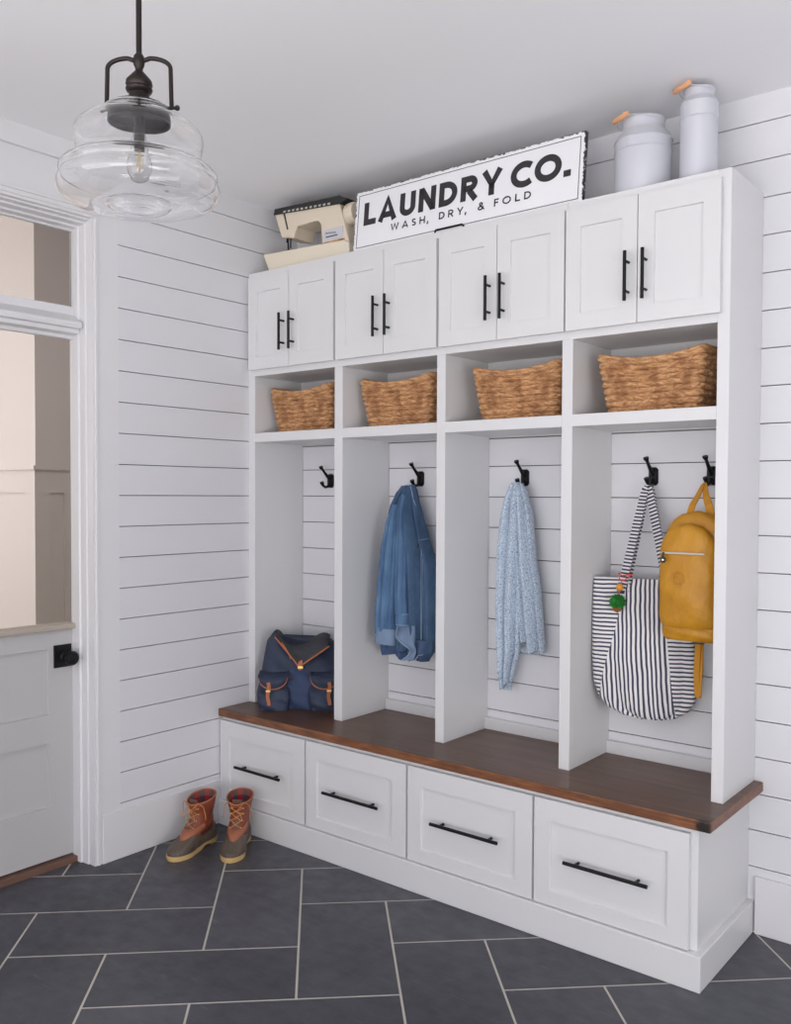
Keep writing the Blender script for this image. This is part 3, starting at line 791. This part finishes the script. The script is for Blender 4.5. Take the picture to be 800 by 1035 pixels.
mb.tube([(PC[0], PC[1], 2.19), (PC[0], PC[1], 2.13)], .0015, 6); mb.build('filament', BRASS, pen, PO)

# ================================================================== SOFT GOODS
def lerp_rows(rows, z):
    for i in range(len(rows)-1):
        if rows[i][0] >= z >= rows[i+1][0]:
            t = (rows[i][0]-z)/(rows[i][0]-rows[i+1][0]+1e-9); t2 = t*t*(3-2*t)*.5+t*.5
            return [a+(b-a)*t2 for a, b in zip(rows[i], rows[i+1])]
    return rows[-1] if z < rows[-1][0] else rows[0]
def drape(mb, rows, folds, nu=72, nz=70, bottom=None, p=2.4, drift=0, mi=0, back=.25, ragged=0, lean=0):
    """hanging cloth: rows (z, xl, xr, yc, half depth); folds (freq, amp, phase, slant)"""
    z0, z1 = rows[0][0], rows[-1][0]; rings = []
    for i in range(nz+1):
        z = z0+(z1-z0)*i/nz; _, xl, xr, yc, dp = lerp_rows(rows, z); R = []
        f = i/nz
        for j in range(nu):
            a = 2*pi*j/nu; cx_ = cos(a); sy_ = sin(a)
            ex = math.copysign(abs(cx_)**(2/p), cx_); ey = math.copysign(abs(sy_)**(2/p), sy_)
            x = (xl+xr)/2+(xr-xl)/2*ex; s = (ex+1)/2
            rip = sum(A*(1.48-2*abs(sin(pi*(F*s+ph+sl*(z0-z))))**.65) for F, A, ph, sl in folds)*min(1, f*6+.25)
            y = yc-dp*ey*(1 if ey > 0 else back)
            if ey > 0: y += rip*min(1, abs(ey)*1.5)
            else: y = min(y+rip*.15, -.004) if back < 1.5 else y
            zz = z
            if bottom: zz += bottom(s, ey)*max(0, (f-.6)/.4)**1.3
            if ragged and i > nz-3: zz += random.uniform(-ragged, ragged)
            R.append((x, y, zz))
        rings.append(R)
    mb.loft(rings, mi=mi)

# ---- scarf
sc = thing('scarf', 'pale blue patterned scarf hanging from the hook in third bay', 'scarf', (1.25, -.06, 1.47))
CO = (1.25, -.06, 1.47)
mb = MB()
drape(mb, [(1.490, 1.232, 1.262, -.055, .020), (1.470, 1.215, 1.275, -.055, .026), (1.42, 1.195, 1.285, -.055, .03), (1.34, 1.175, 1.295, -.055, .03), (1.21, 1.165, 1.285, -.055, .03), (.98, 1.160, 1.270, -.052, .028), (.83, 1.165, 1.265, -.05, .024), (.76, 1.168, 1.245, -.05, .02), (.70, 1.178, 1.230, -.048, .015)],
      [(2.3, .019, .1, .15), (5.2, .004, .3, -.3)], bottom=lambda s, e: .02*(s-.3)-.012*sin(6*s), ragged=.006)
mb.build('long_tail', SCARF, sc, CO, smooth=True)
mb = MB()
drape(mb, [(1.485, 1.252, 1.278, -.06, .018), (1.45, 1.250, 1.300, -.062, .026), (1.36, 1.250, 1.325, -.062, .03), (1.21, 1.255, 1.340, -.062, .03), (1.07, 1.262, 1.362, -.06, .03), (.95, 1.268, 1.372, -.058, .028), (.845, 1.272, 1.378, -.055, .02)],
      [(2.0, .020, .65, -.1), (4.6, .004, .2, .2)], bottom=lambda s, e: .035*(1-s)**2+.008*sin(9*s), ragged=.006)
mb.build('short_tail', SCARF, sc, CO, smooth=True)
mb = MB()
for i in range(60):
    x = 1.182+.048*i/59; z0_ = .70; mb.tube([(x, -.05-.008*random.random(), z0_+.012), (x+random.uniform(-.004, .004), -.05, z0_-random.uniform(.010, .022))], .0007, 4)
for i in range(70):
    x = 1.275+.10*i/69; z0_ = .845; mb.tube([(x, -.056-.010*random.random(), z0_+.014), (x+random.uniform(-.004, .004), -.056, z0_-random.uniform(.004, .014))], .0007, 4)
f_ = mb.build('fringe', SCARF, sc, CO); f_['kind'] = 'stuff'

# ---- denim jacket
jk = thing('denim_jacket', 'blue denim jacket with rolled cuff hanging in the second bay', 'jacket', (.742, -.08, 1.47)); JO = (.742, -.08, 1.47)
mb = MB()
drape(mb, [(1.480, .715, .762, -.065, .022), (1.455, .700, .778, -.07, .032), (1.42, .685, .79, -.075, .042), (1.36, .665, .815, -.08, .055), (1.27, .643, .850, -.085, .062), (1.17, .628, .885, -.085, .066), (1.05, .625, .895, -.085, .066), (.92, .625, .898, -.085, .062), (.83, .628, .897, -.085, .055), (.775, .640, .885, -.085, .045)],
      [(3.6, .030, .05, .12), (7.5, .009, .4, -.15)], bottom=lambda s, e: .022*sin(7*s+1), nu=110)
mb.build('jacket_body', DENM, jk, JO, smooth=True)
mb = MB()
drape(mb, [(1.30, .640, .665, -.06, .02), (1.20, .606, .660, -.055, .035), (1.10, .588, .65, -.05, .036), (.98, .584, .64, -.05, .036), (.90, .590, .64, -.05, .032), (.86, .605, .64, -.05, .02)], [(1.5, .004, .2, .2)])
mb.build('back_sleeve', DEND, jk, JO, smooth=True)
mb = MB()
drape(mb, [(1.40, .690, .722, -.12, .018), (1.32, .672, .735, -.135, .03), (1.20, .655, .742, -.145, .038), (1.05, .645, .742, -.155, .040), (.93, .638, .736, -.158, .040), (.865, .636, .728, -.158, .038)], [(2.4, .009, .1, .1)])
sl = mb.build('front_sleeve', DEN, jk, JO, smooth=True)
mb = MB()
def cuff(mb, c0, c1, r0, r1, ry=.8, th=.006, n=32):
    c0, c1 = Vector(c0), Vector(c1); t = (c1-c0).normalized(); a = Vector((1, 0, 0)); a = (a-t*a.dot(t)).normalized(); b = t.cross(a)
    def ring(c, r): return [c+(a*cos(2*pi*j/n)*r+b*sin(2*pi*j/n)*r*ry) for j in range(n)]
    mb.loft([ring(c0, r0-th), ring(c0, r0), ring(c0*.5+c1*.5, (r0+r1)/2+.003), ring(c1, r1), ring(c1, r1-th), ring(c0*.7+c1*.3, r0-th)], False, True)
cuff(mb, (.692, -.162, .886), (.688, -.170, .822), .044, .048)
mb.build('rolled_cuff', DENL, sl, JO, smooth=True, label='paler rolled back denim cuff')
mb = MB()
drape(mb, [(1.44, .722, .748, -.10, .02), (1.34, .730, .768, -.135, .022), (1.20, .738, .788, -.150, .028), (1.05, .744, .796, -.162, .03), (.955, .748, .800, -.164, .03)], [(1.8, .006, .4, .1)])
s2 = mb.build('folded_sleeve', DEN, jk, JO, smooth=True)
mb = MB(); cuff(mb, (.774, -.158, .958), (.772, -.158, .905), .029, .031, 1.0, .004)
mb.build('sleeve_cuff', DEN, s2, JO, smooth=True)
for z in (.955, .91):
    mb = MB(); mb.tube([(.774+.0315*cos(a_), -.158+.0315*sin(a_), z) for a_ in [2*pi*q/24 for q in range(24)]], .0011, 5, closed=True); mb.build('cuff_stitching', STITCH, s2, JO)
# turned hem flap and its pale seam
mb = MB(); rows_ = []
edge = [(.752, .905), (.742, .885), (.748, .862), (.785, .835), (.812, .812), (.808, .790), (.780, .765)]
E_ = cat(edge, 5); ring = []
vs = []; n = len(E_)
for i, (x, z) in enumerate(E_):
    vs += [(x, -.168+.010*sin(i*.35), z), ((x+.83)/2+.02, -.160, z+.002), (.83, -.148, z+.004)]
fs = []
for i in range(n-1):
    for j in range(2): a = i*3+j; fs.append((a, a+1, a+4, a+3))
mb.add(vs, fs); mb.build('turned_flap', DENL, jk, JO, smooth=True, solid=.003)
MB().tube([(x, -.171+.010*sin(i*.35), z) for i, (x, z) in enumerate(E_)], .0018, 6).build('seam', STITCH, jk, JO, smooth=True)
mb = MB(); drape(mb, [(.845, .632, .79, -.125, .03), (.80, .632, .775, -.125, .032), (.765, .637, .75, -.12, .03)], [(2.5, .006, .3, .5)], nz=16, bottom=lambda s, e: .02*s)
hb = mb.build('waistband', DEND, jk, JO, smooth=True)
mb = MB(); drape(mb, [(.85, .80, .895, -.11, .035), (.80, .79, .895, -.112, .04), (.762, .815, .870, -.108, .03)], [(1.8, .006, .3, .5)], nz=16)
mb.build('hem_corner', DEND, jk, JO, smooth=True)
mb = MB(); mb.tube([(.795, -.150, .80), (.81, -.158, .775), (.835, -.16, .768), (.85, -.156, .785)], .0016, 6); mb.tube([(.835, -.16, .765), (.85, -.158, .79), (.87, -.15, .795)], .0016, 6)
mb.build('hem_seam', STITCH, jk, JO)
# collar
mb = MB()
drape(mb, [(1.478, .705, .735, -.085, .012), (1.44, .675, .715, -.09, .014), (1.39, .652, .69, -.095, .013), (1.355, .640, .664, -.095, .008)], [(1, .002, 0, 0)], nz=24)
mb.build('collar', DEND, jk, JO, smooth=True, label='darker denim collar')
mb = MB(); drape(mb, [(1.482, .745, .768, -.075, .016), (1.43, .762, .79, -.09, .016), (1.385, .785, .803, -.09, .010)], [(1, .002, 0, 0)], nz=20)
mb.build('collar', DEND, jk, JO, smooth=True)
mb = MB(); mb.tube([(.752, -.088, 1.482), (.772, -.103, 1.455), (.785, -.108, 1.42), (.80, -.105, 1.385)], .0016, 6); mb.build('collar_stitching', STITCH, jk, JO)
# placket stitching lines and button, chest seam
mb = MB()
def front_y(x, z):
    _, xl, xr, yc, dp = lerp_rows([(1.480, .715, .762, -.065, .022), (1.36, .665, .815, -.08, .055), (1.17, .628, .885, -.085, .066), (.775, .64, .885, -.085, .060)], z)
    s = min(.98, max(.02, (x-xl)/(xr-xl))); ex = 2*s-1; ey = (1-abs(ex)**2.4)**(1/2.4); rip = sum(A*(1.48-2*abs(sin(pi*(F*s+ph+sl_*(1.48-z))))**.65) for F, A, ph, sl_ in [(3.6, .030, .05, .12), (7.5, .009, .4, -.15)])
    return yc-dp*ey+rip*min(1, ey*1.5)-.003
for dx in (0, .008):
    mb.tube([(.845+dx, front_y(.845+dx, z), z) for z in [1.22-.012*q for q in range(34)]], .0009, 4)
mb.tube([(.815+.005*q, front_y(.815+.005*q, 1.25-.002*q), 1.25+.0012*q) for q in range(12)], .001, 4)
mb.build('placket_stitching', STITCH, jk, JO)
MB().sphere((.842, -.150, 1.235), .007, 10, sc=(1, .5, 1)).build('button', DKPL, jk, JO, smooth=True)

# ---- striped tote
TX, TZ = 1.790, .672
tb = thing('tote_bag', 'white tote bag with thin dark blue stripes hanging in right bay', 'bag', (TX, -.095, TZ)); TO = (TX, -.095, TZ)
mb = MB()
rows = [(1.155, 1.616, 1.925, -.095, .016), (1.12, 1.615, 1.930, -.095, .026), (1.0, 1.615, 1.940, -.097, .036), (.88, 1.617, 1.952, -.098, .042), (.80, 1.622, 1.957, -.098, .042), (.745, 1.638, 1.950, -.097, .040), (.71, 1.665, 1.930, -.096, .036), (.685, 1.712, 1.895, -.095, .028), (.673, 1.775, 1.85, -.094, .016)]
drape(mb, rows, [(3.2, .007, .15, .06), (7.5, .002, .3, .1)], nu=120, nz=90, bottom=None, back=1.6, p=3)
mb.v = [(x, min(-.095+(y+.095)*(1-.45*min(1, max(0, (x-1.80)/.07)))+(x-TX)*.25, -.024), z) for x, y, z in mb.v]
mb.build('bag_body', TOTE, tb, TO, smooth=True)
hkx, hky, hkz = 1.775, -.058, 1.480
for dy, xa, xb in ((-.008, 1.722, 1.880), (.012, 1.728, 1.868)):
    mb = MB(); pts = []
    def side(xe, sg):
        out = []
        for i in range(9):
            t = i/8; out.append((xe+(hkx+sg*.010-xe)*t, -.128+dy+(xe-TX)*.22*(1-t)+(hky+.126)*t*1.0-(dy*.4)*t, 1.11+(hkz-.03-1.11)*t))
        return out
    pts = side(xa, -1)+[(hkx-.006, hky+dy*.6, hkz-.010), (hkx, hky+dy*.6, hkz-.004), (hkx+.006, hky+dy*.6, hkz-.010)]+side(xb, 1)[::-1]
    mb.ribbon(pts, (.94, -.34, 0), [.036]*7+[.032]*2+[.026]*3+[.032]*2+[.036]*7, .003)
    mb.build('strap', STRAP, tb, TO)

# ---- pompom charm on the tote
ch = thing('pompom_charm', 'green pompom charm with orange bead tied to the striped tote', 'charm', (1.735, -.155, 1.165))
CH = (1.735, -.155, 1.165)
mb = MB(); mb.tube([(1.712, -.126, 1.175), (1.730, -.142, 1.168), (1.765, -.135, 1.174)], .0022, 6); mb.tube([(1.712, -.130, 1.175), (1.722, -.143, 1.156), (1.735, -.140, 1.150), (1.762, -.135, 1.172)], .002, 6)
mb.tube([(1.730, -.14, 1.155), (1.722, -.145, 1.11), (1.718, -.147, 1.09)], .0018, 6); mb.build('cord', REDC, ch, CH, smooth=True)
MB().sphere((1.723, -.145, 1.128), .013, 14, jit=.001).build('bead', ORB, ch, CH, smooth=True)
mb = MB(); mb.sphere((1.716, -.146, 1.078), .020, 20, jit=.001, sc=(1, 1, .85))
for i in range(420):
    u = random.uniform(-.75, 1); a = random.uniform(0, 2*pi); q = math.sqrt(1-u*u); d = Vector((q*cos(a), q*sin(a), u)); c0 = Vector((1.716, -.146, 1.078))
    mb.tube([c0+d*.015, c0+d*random.uniform(.024, .029)], .0013, 3)
mb.build('pompom', GREENP, ch, CH)
mb = MB()
for i in range(160):
    a = random.uniform(0, 2*pi); r = random.uniform(0, .015); mb.tube([(1.716+r*cos(a), -.146+r*sin(a), 1.066), (1.716+1.15*r*cos(a)+random.uniform(-.002, .002), -.146+1.15*r*sin(a), 1.048-random.uniform(0, .008)+r*.4)], .0014, 3)
mb.build('tassel', BRNP, ch, CH)

ch.location.x += .006; ch.location.y -= .030

# ---- mustard backpack
bp_ = thing('backpack', 'mustard yellow nylon backpack hanging from the rightmost hook', 'backpack', (1.985, -.160, .965)); BO = (1.965, -.086, .965)
def arch(mb, xc, hw, zb, zt, y0, y1, n=5.0, nz=40, nu=64, ra=.11, shift=0, bulge=0.012, rb=.03):
    """soft slab with arched top: y0 back, y1 front"""
    rings = []
    for i in range(nz+1):
        f = i/nz; z = zb+(zt-zb)*f; dt = zt-z; dbm = z-zb
        w_ = hw
        if dt < ra: w_ = hw*math.sqrt(max(0.0, 1-((ra-dt)/ra)**2))*.985+hw*.015
        if dbm < rb: w_ *= .86+.14*math.sqrt(max(0, 1-((rb-dbm)/rb)**2))
        dep = (y0-y1)/2; yc = (y0+y1)/2; dd = dep*(1 if dt > ra*.4 else .45+.55*math.sqrt(max(0, 1-((ra*.4-dt)/(ra*.4))**2)))
        if dbm < rb: dd *= .75+.25*math.sqrt(max(0, 1-((rb-dbm)/rb)**2))
        R = []
        for j in range(nu):
            a = 2*pi*j/nu; c_, s_ = cos(a), sin(a)
            ex = math.copysign(abs(c_)**(2/3.2), c_); ey = math.copysign(abs(s_)**(2/3.2), s_)
            wr = .0014*sin(17*f+3*ex)+.0012*sin(9*f-7*ex+1)
            R.append((xc+shift*f+w_*ex, yc-dd*ey-(bulge*(1-ex*ex)*sin(pi*min(1, f*1.1)) if ey > 0 else 0)+wr*(ey > 0), z))
        rings.append(R)
    mb.loft(rings)
mb = MB(); arch(mb, 1.969, .104, .970, 1.392, -.045, -.118, ra=.10); mb.build('main_body', MUST, bp_, BO, smooth=True)
mb = MB(); arch(mb, 1.962, .092, 1.020, 1.352, -.105, -.172, ra=.100, rb=.05); fp = mb.build('front_pocket', MUST, bp_, BO, smooth=True)
mb = MB(); arch(mb, 1.963, .088, .976, 1.065, -.105, -.150, ra=.03, rb=.03, bulge=.006, nz=20); mb.build('lower_pocket', MUST, bp_, BO, smooth=True)
# zippers
mb = MB(); mb.box(1.890, 2.030, -.1895, -.184, 1.256, 1.2615); zp = mb.build('zipper', GREYPL, fp, BO, bevel=.001)
mb = MB(); mb.sphere((1.900, -.196, 1.236), .010, 14, sc=(1, .5, 1)); mb.tube([(1.900, -.193, 1.260), (1.900, -.197, 1.244)], .0035, 8)
mb.build('zipper_pull', DKPL, fp, BO, smooth=True, label='round black zipper pull')
MB().sphere((1.900, -.2005, 1.236), .0045, 10, sc=(1, .4, 1)).build('pull_stud', CHROME, fp, BO, smooth=True)
mb = MB(); pts = []
for i in range(21):
    a = math.radians(20+95*i/20); pts.append((1.962+.091*cos(a)*.98, -.112, 1.250+.101*sin(a)))
mb.tube(pts[:12], .003, 6); mb.build('zipper_tape', GREYPL, fp, BO, smooth=True)
mb = MB(); ec = (1.945, 1.178)
for r_ in (.0215, .0155): mb.tube([(ec[0]+r_*cos(a_), -.1855-.0012, ec[1]+r_*sin(a_)) for a_ in [2*pi*q/32 for q in range(32)]], .0011, 6, closed=True)
for q in range(14):
    a_ = 2*pi*q/14; mb.box(ec[0]+.0185*cos(a_)-.0012, ec[0]+.0185*cos(a_)+.0012, -.1875, -.185, ec[1]+.0185*sin(a_)-.0015, ec[1]+.0185*sin(a_)+.0015)
mb.tube([(ec[0]-.009, -.187, ec[1]-.004), (ec[0]-.004, -.187, ec[1]+.006), (ec[0]+.002, -.187, ec[1]-.002), (ec[0]+.008, -.187, ec[1]+.006)], .0012, 6)
mb.build('round_emblem', MUSTD, fp, BO)
mb = MB()
mb.ribbon([(1.940, -.075, 1.380), (1.944, -.066, 1.41), (1.952, -.040, 1.44), (1.956, -.008, 1.475), (1.959, .002, 1.482)], (.95, -.3, 0), [.026, .024, .020, .014, .012], .004)
mb.ribbon([(2.008, -.070, 1.374), (1.996, -.062, 1.41), (1.978, -.038, 1.44), (1.964, -.008, 1.475), (1.959, .002, 1.482)], (.95, -.3, 0), [.028, .026, .022, .014, .012], .004)
mb.build('hanging_loop', MUSTW, bp_, BO)
mb = MB(); mb.ribbon([(1.968, -.060, .985), (1.966, -.060, .93), (1.963, -.06, .86), (1.967, -.062, .80), (1.969, -.060, .780)], (.95, -.3, 0), .021, .004)
mb.ribbon([(1.975, -.053, .97), (1.975, -.060, .86), (1.973, -.066, .785)], (.95, -.3, 0), .018, .003)
mb.build('webbing_strap', MUSTW, bp_, BO)
MB().box(1.953, 1.985, -.072, -.048, .957, .974).build('strap_slider', DKPL, bp_, BO, bevel=.002)

# ---- navy rucksack (local frame: x along its front, y into its depth)
rk = thing('rucksack', 'navy canvas rucksack with tan leather straps slumped on the bench', 'rucksack', (.159, -.376, ZB), math.radians(41.6))
def slab(mb, x0, x1, y0, y1, zf, nz=40, nu=96, p=4.0, front=None, topfn=None, taper=0, mi=0):
    rings = []
    for i in range(nz+1):
        f = i/nz; R = []
        for j in range(nu):
            a = 2*pi*j/nu; c_, s_ = cos(a), sin(a)
            ex = math.copysign(abs(c_)**(2/p), c_); ey = math.copysign(abs(s_)**(2/p), s_)
            tp = 1-taper*f**1.5
            x = (x0+x1)/2+(x1-x0)/2*ex*tp; yy = (y0+y1)/2+(y1-y0)/2*ey*(1-.35*max(0, f-.6)/.4)
            s = (ex+1)/2; top = zf(s); bel = .010*sin(pi*f)
            x += bel*ex; wob = .0045*sin(7*s+9*f)+.003*sin(19*f+5*s)
            yy += (wob-bel if ey < 0 else 0)
            yy += .03*f*f                       # slumps backwards
            R.append((x, yy, top*f))
        rings.append(R)
    mb.loft(rings, mi=mi)
topf = lambda s: .262+.062*math.exp(-((s-.13)/.13)**2)+.042*math.exp(-((s-.80)/.16)**2)
mb = MB(); slab(mb, 0, .335, .012, .172, topf, taper=.10); mb.build('main_compartment', NAVY, rk, smooth=True)
mb = MB(); slab(mb, .118, .232, -.004, .03, lambda s: .185, p=5, nz=16, nu=40); mb.build('front_panel', NAVYB, rk, smooth=True, label='brighter blue front panel')
# lid: V-shaped flap over the front
mb = MB(); vs = []; fs = []; A = 17; B = 13; edge = []
for i in range(A):
    s = i/(A-1); x = .060+s*.235
    vz = .188+ (.130*abs(s-.45)/.45 if s < .45 else .088*abs(s-.45)/.55)**1.0      # V edge height
    ztop = topf(x/.335)+.006
    for j in range(B):
        t = j/(B-1)
        yb = .165-.13*min(1, t/.45)+.03 if t < .45 else None
        if t < .45:
            q = t/.45; y = .175-.125*q; z = ztop*.985+.008*sin(pi*q)
        else:
            q = (t-.45)/.55; z = ztop+(vz-ztop)*q; y = .050-.050*q+.03*(z/ztop)**2-.030-.010*sin(pi*q)+.004*sin(9*s+4*q)
        vs.append((x, y, z))
    edge.append(vs[-1])
for i in range(A-1):
    for j in range(B-1): a = i*B+j; fs.append((a, a+B, a+B+1, a+1))
mb.add(vs, fs); lid = mb.build('lid', NAVYD, rk, smooth=True, solid=.006, label='charcoal canvas lid flap')
E2 = [(x, y-.005, z) for x, y, z in edge]
MB().tube(cat(E2, 3), .0036, 8).build('leather_piping', LEATH, lid, smooth=True)
mb = MB(); mb.tube([(.095, -.004, .285), (.110, -.010, .26), (.128, -.014, .232)], .0035, 8); mb.sphere((.09, -.004, .288), .005, 8); mb.sphere((.13, -.016, .228), .005, 8)
mb.build('lid_strap', LEATH, lid, smooth=True)
def strap(mb, x, z0, z1, y0, y1, w_, n=8):
    mb.ribbon([(x+.003*sin(i), y0+(y1-y0)*i/n, z0+(z1-z0)*i/n) for i in range(n+1)], (1, 0, 0), w_, .004)
mb = MB(); strap(mb, .170, .215, .176, -.022, -.022, .018); mb.build('centre_strap', LEATH, lid)
MB().box(.160, .184, -.030, -.024, .182, .194).build('buckle', BRASS, lid, bevel=.002)
for k_, (x0, x1, px) in enumerate(((-.006, .116, .036), (.216, .338, .297))):
    mb = MB(); slab(mb, x0, x1, -.038, .03, lambda s: .135, p=3.6, nz=20, nu=56); pk = mb.build('side_pocket', NAVY, rk, smooth=True)
    mb = MB(); vs = []; fs = []; A, B = 15, 9; ed = []
    for i in range(A):
        s = i/(A-1); x = x0-.002+s*(x1-x0+.004); bot = .150-.052*math.sqrt(max(0, 1-(2*s-1)**2))
        for j in range(B):
            q = j/(B-1); z = .158+(bot-.158)*q if q > .35 else .158
            z = .162+(bot-.162)*q; y = .025-.072*min(1, q/.4)-.006*sin(pi*q); y += .016*(2*s-1)**4
            vs.append((x, y, z))
        ed.append((x, vs[-1][1]-.003, bot))
    for i in range(A-1):
        for j in range(B-1): a = i*B+j; fs.append((a, a+B, a+B+1, a+1))
    mb.add(vs, fs); fl = mb.build('pocket_flap', NAVY, pk, smooth=True, solid=.005)
    MB().tube(cat(ed, 2), .0028, 8).build('pocket_piping', LEATH, pk, smooth=True)
    mb = MB(); strap(mb, px, .128, .028, -.056, -.052, .015); mb.build('pocket_strap', LEATH, pk, label='tan leather strap')
    MB().box(px-.010, px+.010, -.062, -.056, .088, .096).build('pocket_buckle', BRASS, pk, bevel=.001)

# ================================================================== BOOTS
def make_boot():
    t = thing('duck_boot', 'x', 'boot', (0, 0, 0), group='pair of lace-up duck boots on the floor')
    L = .285
    def foot(s, side):      # half widths along s (0 heel .. 1 toe)
        if s > .74: return .048*math.sqrt(max(0, 1-((s-.74)/.26)**2))
        if s < .14: return .036*math.sqrt(max(0, 1-((.14-s)/.14)**2))
        pts = [(.14, .036), (.25, .0365), (.40, .0345), (.55, .0405), (.74, .048)]
        for a, b_ in zip(pts, pts[1:]):
            if a[0] <= s <= b_[0]:
                u = (s-a[0])/(b_[0]-a[0]); return a[1]+(b_[1]-a[1])*u*u*(3-2*u)
        return 0
    def outline(k_, z, n=28, dx=0.0, wob=0):
        up_ = [(L*(.5-.5*cos(pi*i/n))) for i in range(n+1)]
        P = [(x*(k_ if 1 else 1)+L*(1-k_)*.45+dx, (foot(x/L, 1)*k_+.0008*(wob and i % 2)), z) for i, x in enumerate(up_)]
        Q = [(x*k_+L*(1-k_)*.45+dx, -(foot(x/L, -1)*k_+.0008*(wob and i % 2)), z) for i, x in reversed(list(enumerate(up_)))][1:-1]
        return P+Q
    # sole
    mb = MB()
    R0 = outline(1.0, .006); R0 = [(x, y, .0 if not .26*L < x < .42*L else .008) for x, y, z in R0]
    R1 = [(x, y, .012) for x, y, z in outline(1.03, 0)]; R2 = [(x, y, .019) for x, y, z in outline(1.03, 0, wob=1)]; R3 = [(x, y, .021) for x, y, z in outline(.97, 0)]
    mb.loft([R0, R1, R2, R3]); mb.build('sole', SOLE, t, smooth=True, label='tan gum rubber sole')
    # rubber lower : cross sections along the length
    mb = MB(); rings = []; n = 26; N = 24
    hts = [(0, .055), (.05, .082), (.15, .092), (.35, .095), (.5, .092), (.62, .080), (.74, .062), (.85, .050), (.93, .042), (.98, .034), (1, .026)]
    def ht(s):
        for a, b_ in zip(hts, hts[1:]):
            if a[0] <= s <= b_[0]: return a[1]+(b_[1]-a[1])*(s-a[0])/(b_[0]-a[0])
    for i in range(N+1):
        s = .5-.5*cos(pi*i/N); s = min(max(s, .004), .996); x = s*L; w_ = foot(s, 1)*1.02+.001; h = ht(s); R = []
        for j in range(n):
            a = -.0+pi*j/(n-1); c_, s_ = cos(a), sin(a)
            R.append((x, w_*math.copysign(abs(c_)**.75, c_), .020+(h-.020)*abs(s_)**.7))
        R += [(x, -w_*.9, .019), (x, w_*.9, .019)]
        rings.append(R)
    mb.loft(rings); mb.build('rubber_lower', RUB, t, smooth=True, label='dark brown rubber lower')
    # leather shaft: rings going up
    def ring(z, xc, lx, ly, n=40, tilt=0, bulge=0, lipz=0):
        R = []
        for j in range(n):
            a = 2*pi*j/n; x = xc+lx*cos(a); y = ly*sin(a)*(1-.12*cos(a))
            R.append((x, y, z+tilt*(x-xc)/lx if lx else z))
        return R
    sh = [(.060, .110, .090, .037, -.012), (.090, .104, .086, .037, -.016), (.108, .094, .070, .036, -.008), (.125, .086, .058, .037, 0), (.150, .081, .057, .042, -.002), (.172, .082, .062, .047, -.006), (.196, .086, .070, .053, -.012)]
    mb = MB(); mb.loft([ring(z, xc, lx, ly, tilt=tl) for z, xc, lx, ly, tl in sh], False, False)
    mb.build('leather_shaft', SHAFT, t, smooth=True, solid=.003)
    mb = MB(); vr = [ring(.074, .137, .080, .0385, tilt=-.016), ring(.088, .130, .074, .0375, tilt=-.014), ring(.102, .118, .064, .034, tilt=-.008)]
    mb.loft(vr, False, False); mb.build('vamp', VAMP, t, smooth=True, solid=.003, label='lighter tan leather vamp')
    mb = MB(); mb.loft([ring(z, xc, lx-.005, ly-.005, tilt=tl) for z, xc, lx, ly, tl in reversed([q for q in sh if q[0] > .1])]+[ring(.095, .09, .05, .028)], False, True, uv=True)
    mb.build('flannel_lining', PLAID, t, smooth=True, label='red and black plaid flannel lining')
    mb = MB(); mb.tube(ring(.1965, .086, .0695, .0525, tilt=-.012), .0028, 8, closed=True); mb.build('collar_rim', LEATH, t, smooth=True)
    # tongue
    mb = MB(); rg = []
    for i in range(9):
        f = i/8; z = .088+.112*f; x = .152+.0*f-.020*f if f < .4 else .140-.004*(f-.4); x = .172-.050*min(1, f*2)+.014*max(0, f-.5)*2; w_ = .013+.006*f
        rg.append([(x+.003, -w_, z), (x+.006, -w_*.4, z), (x+.006, w_*.4, z), (x+.003, w_, z), (x-.001, w_, z), (x-.001, -w_, z)])
    mb.loft(rg); mb.build('tongue', THR, t, smooth=True)
    # laces
    mb = MB(); ey = []
    for i in range(5):
        f = i/4; z = .098+.092*f; x = (.168-.034*min(1, f*2.2)+.010*max(0, f-.4)*1.6); ey.append((x, .019+.006*f, z))
    for i in range(4):
        for s in (-1, 1):
            a = ey[i]; b_ = ey[i+1]; mb.tube([(a[0]+.003, s*a[1], a[2]), ((a[0]+b_[0])/2+.010, 0, (a[2]+b_[2])/2), (b_[0]+.003, -s*b_[1], b_[2])], .0017, 6)
    for s in (-1, 1):
        a = ey[4]; mb.tube([(a[0]+.003, s*a[1], a[2]), (a[0]+.010, s*.035, a[2]+.006), (a[0]-.004, s*.050, a[2]-.012), (a[0]-.012, s*.055, a[2]-.045), (a[0]-.010, s*.058, a[2]-.065)], .0016, 6)
        mb.tube([(a[0]+.002, s*a[1], a[2]-.005), (a[0]+.018, s*.012, a[2]-.02), (a[0]+.022, -s*.020, a[2]-.040), (a[0]+.02, -s*.025, a[2]-.06)], .0016, 6)
    mb.build('laces', LACE, t, smooth=True)
    for a in ey:
        for s in (-1, 1): MB().sphere((a[0]+.001, s*(a[1]+.003), a[2]), .0028, 8).build('eyelet', BRASS, t, smooth=True)
    return t
b0 = make_boot()
b0.location = (.1145, -.604, .0005); b0.rotation_euler = (0, 0, math.atan2(-.205, .055))
b0['label'] = 'brown duck boot standing against the left wall, toe nearer the door'
dup(b0, (.204, -.514, .0005), 'brown duck boot nearer the drawers, right one of the pair', math.atan2(-.175, .131))
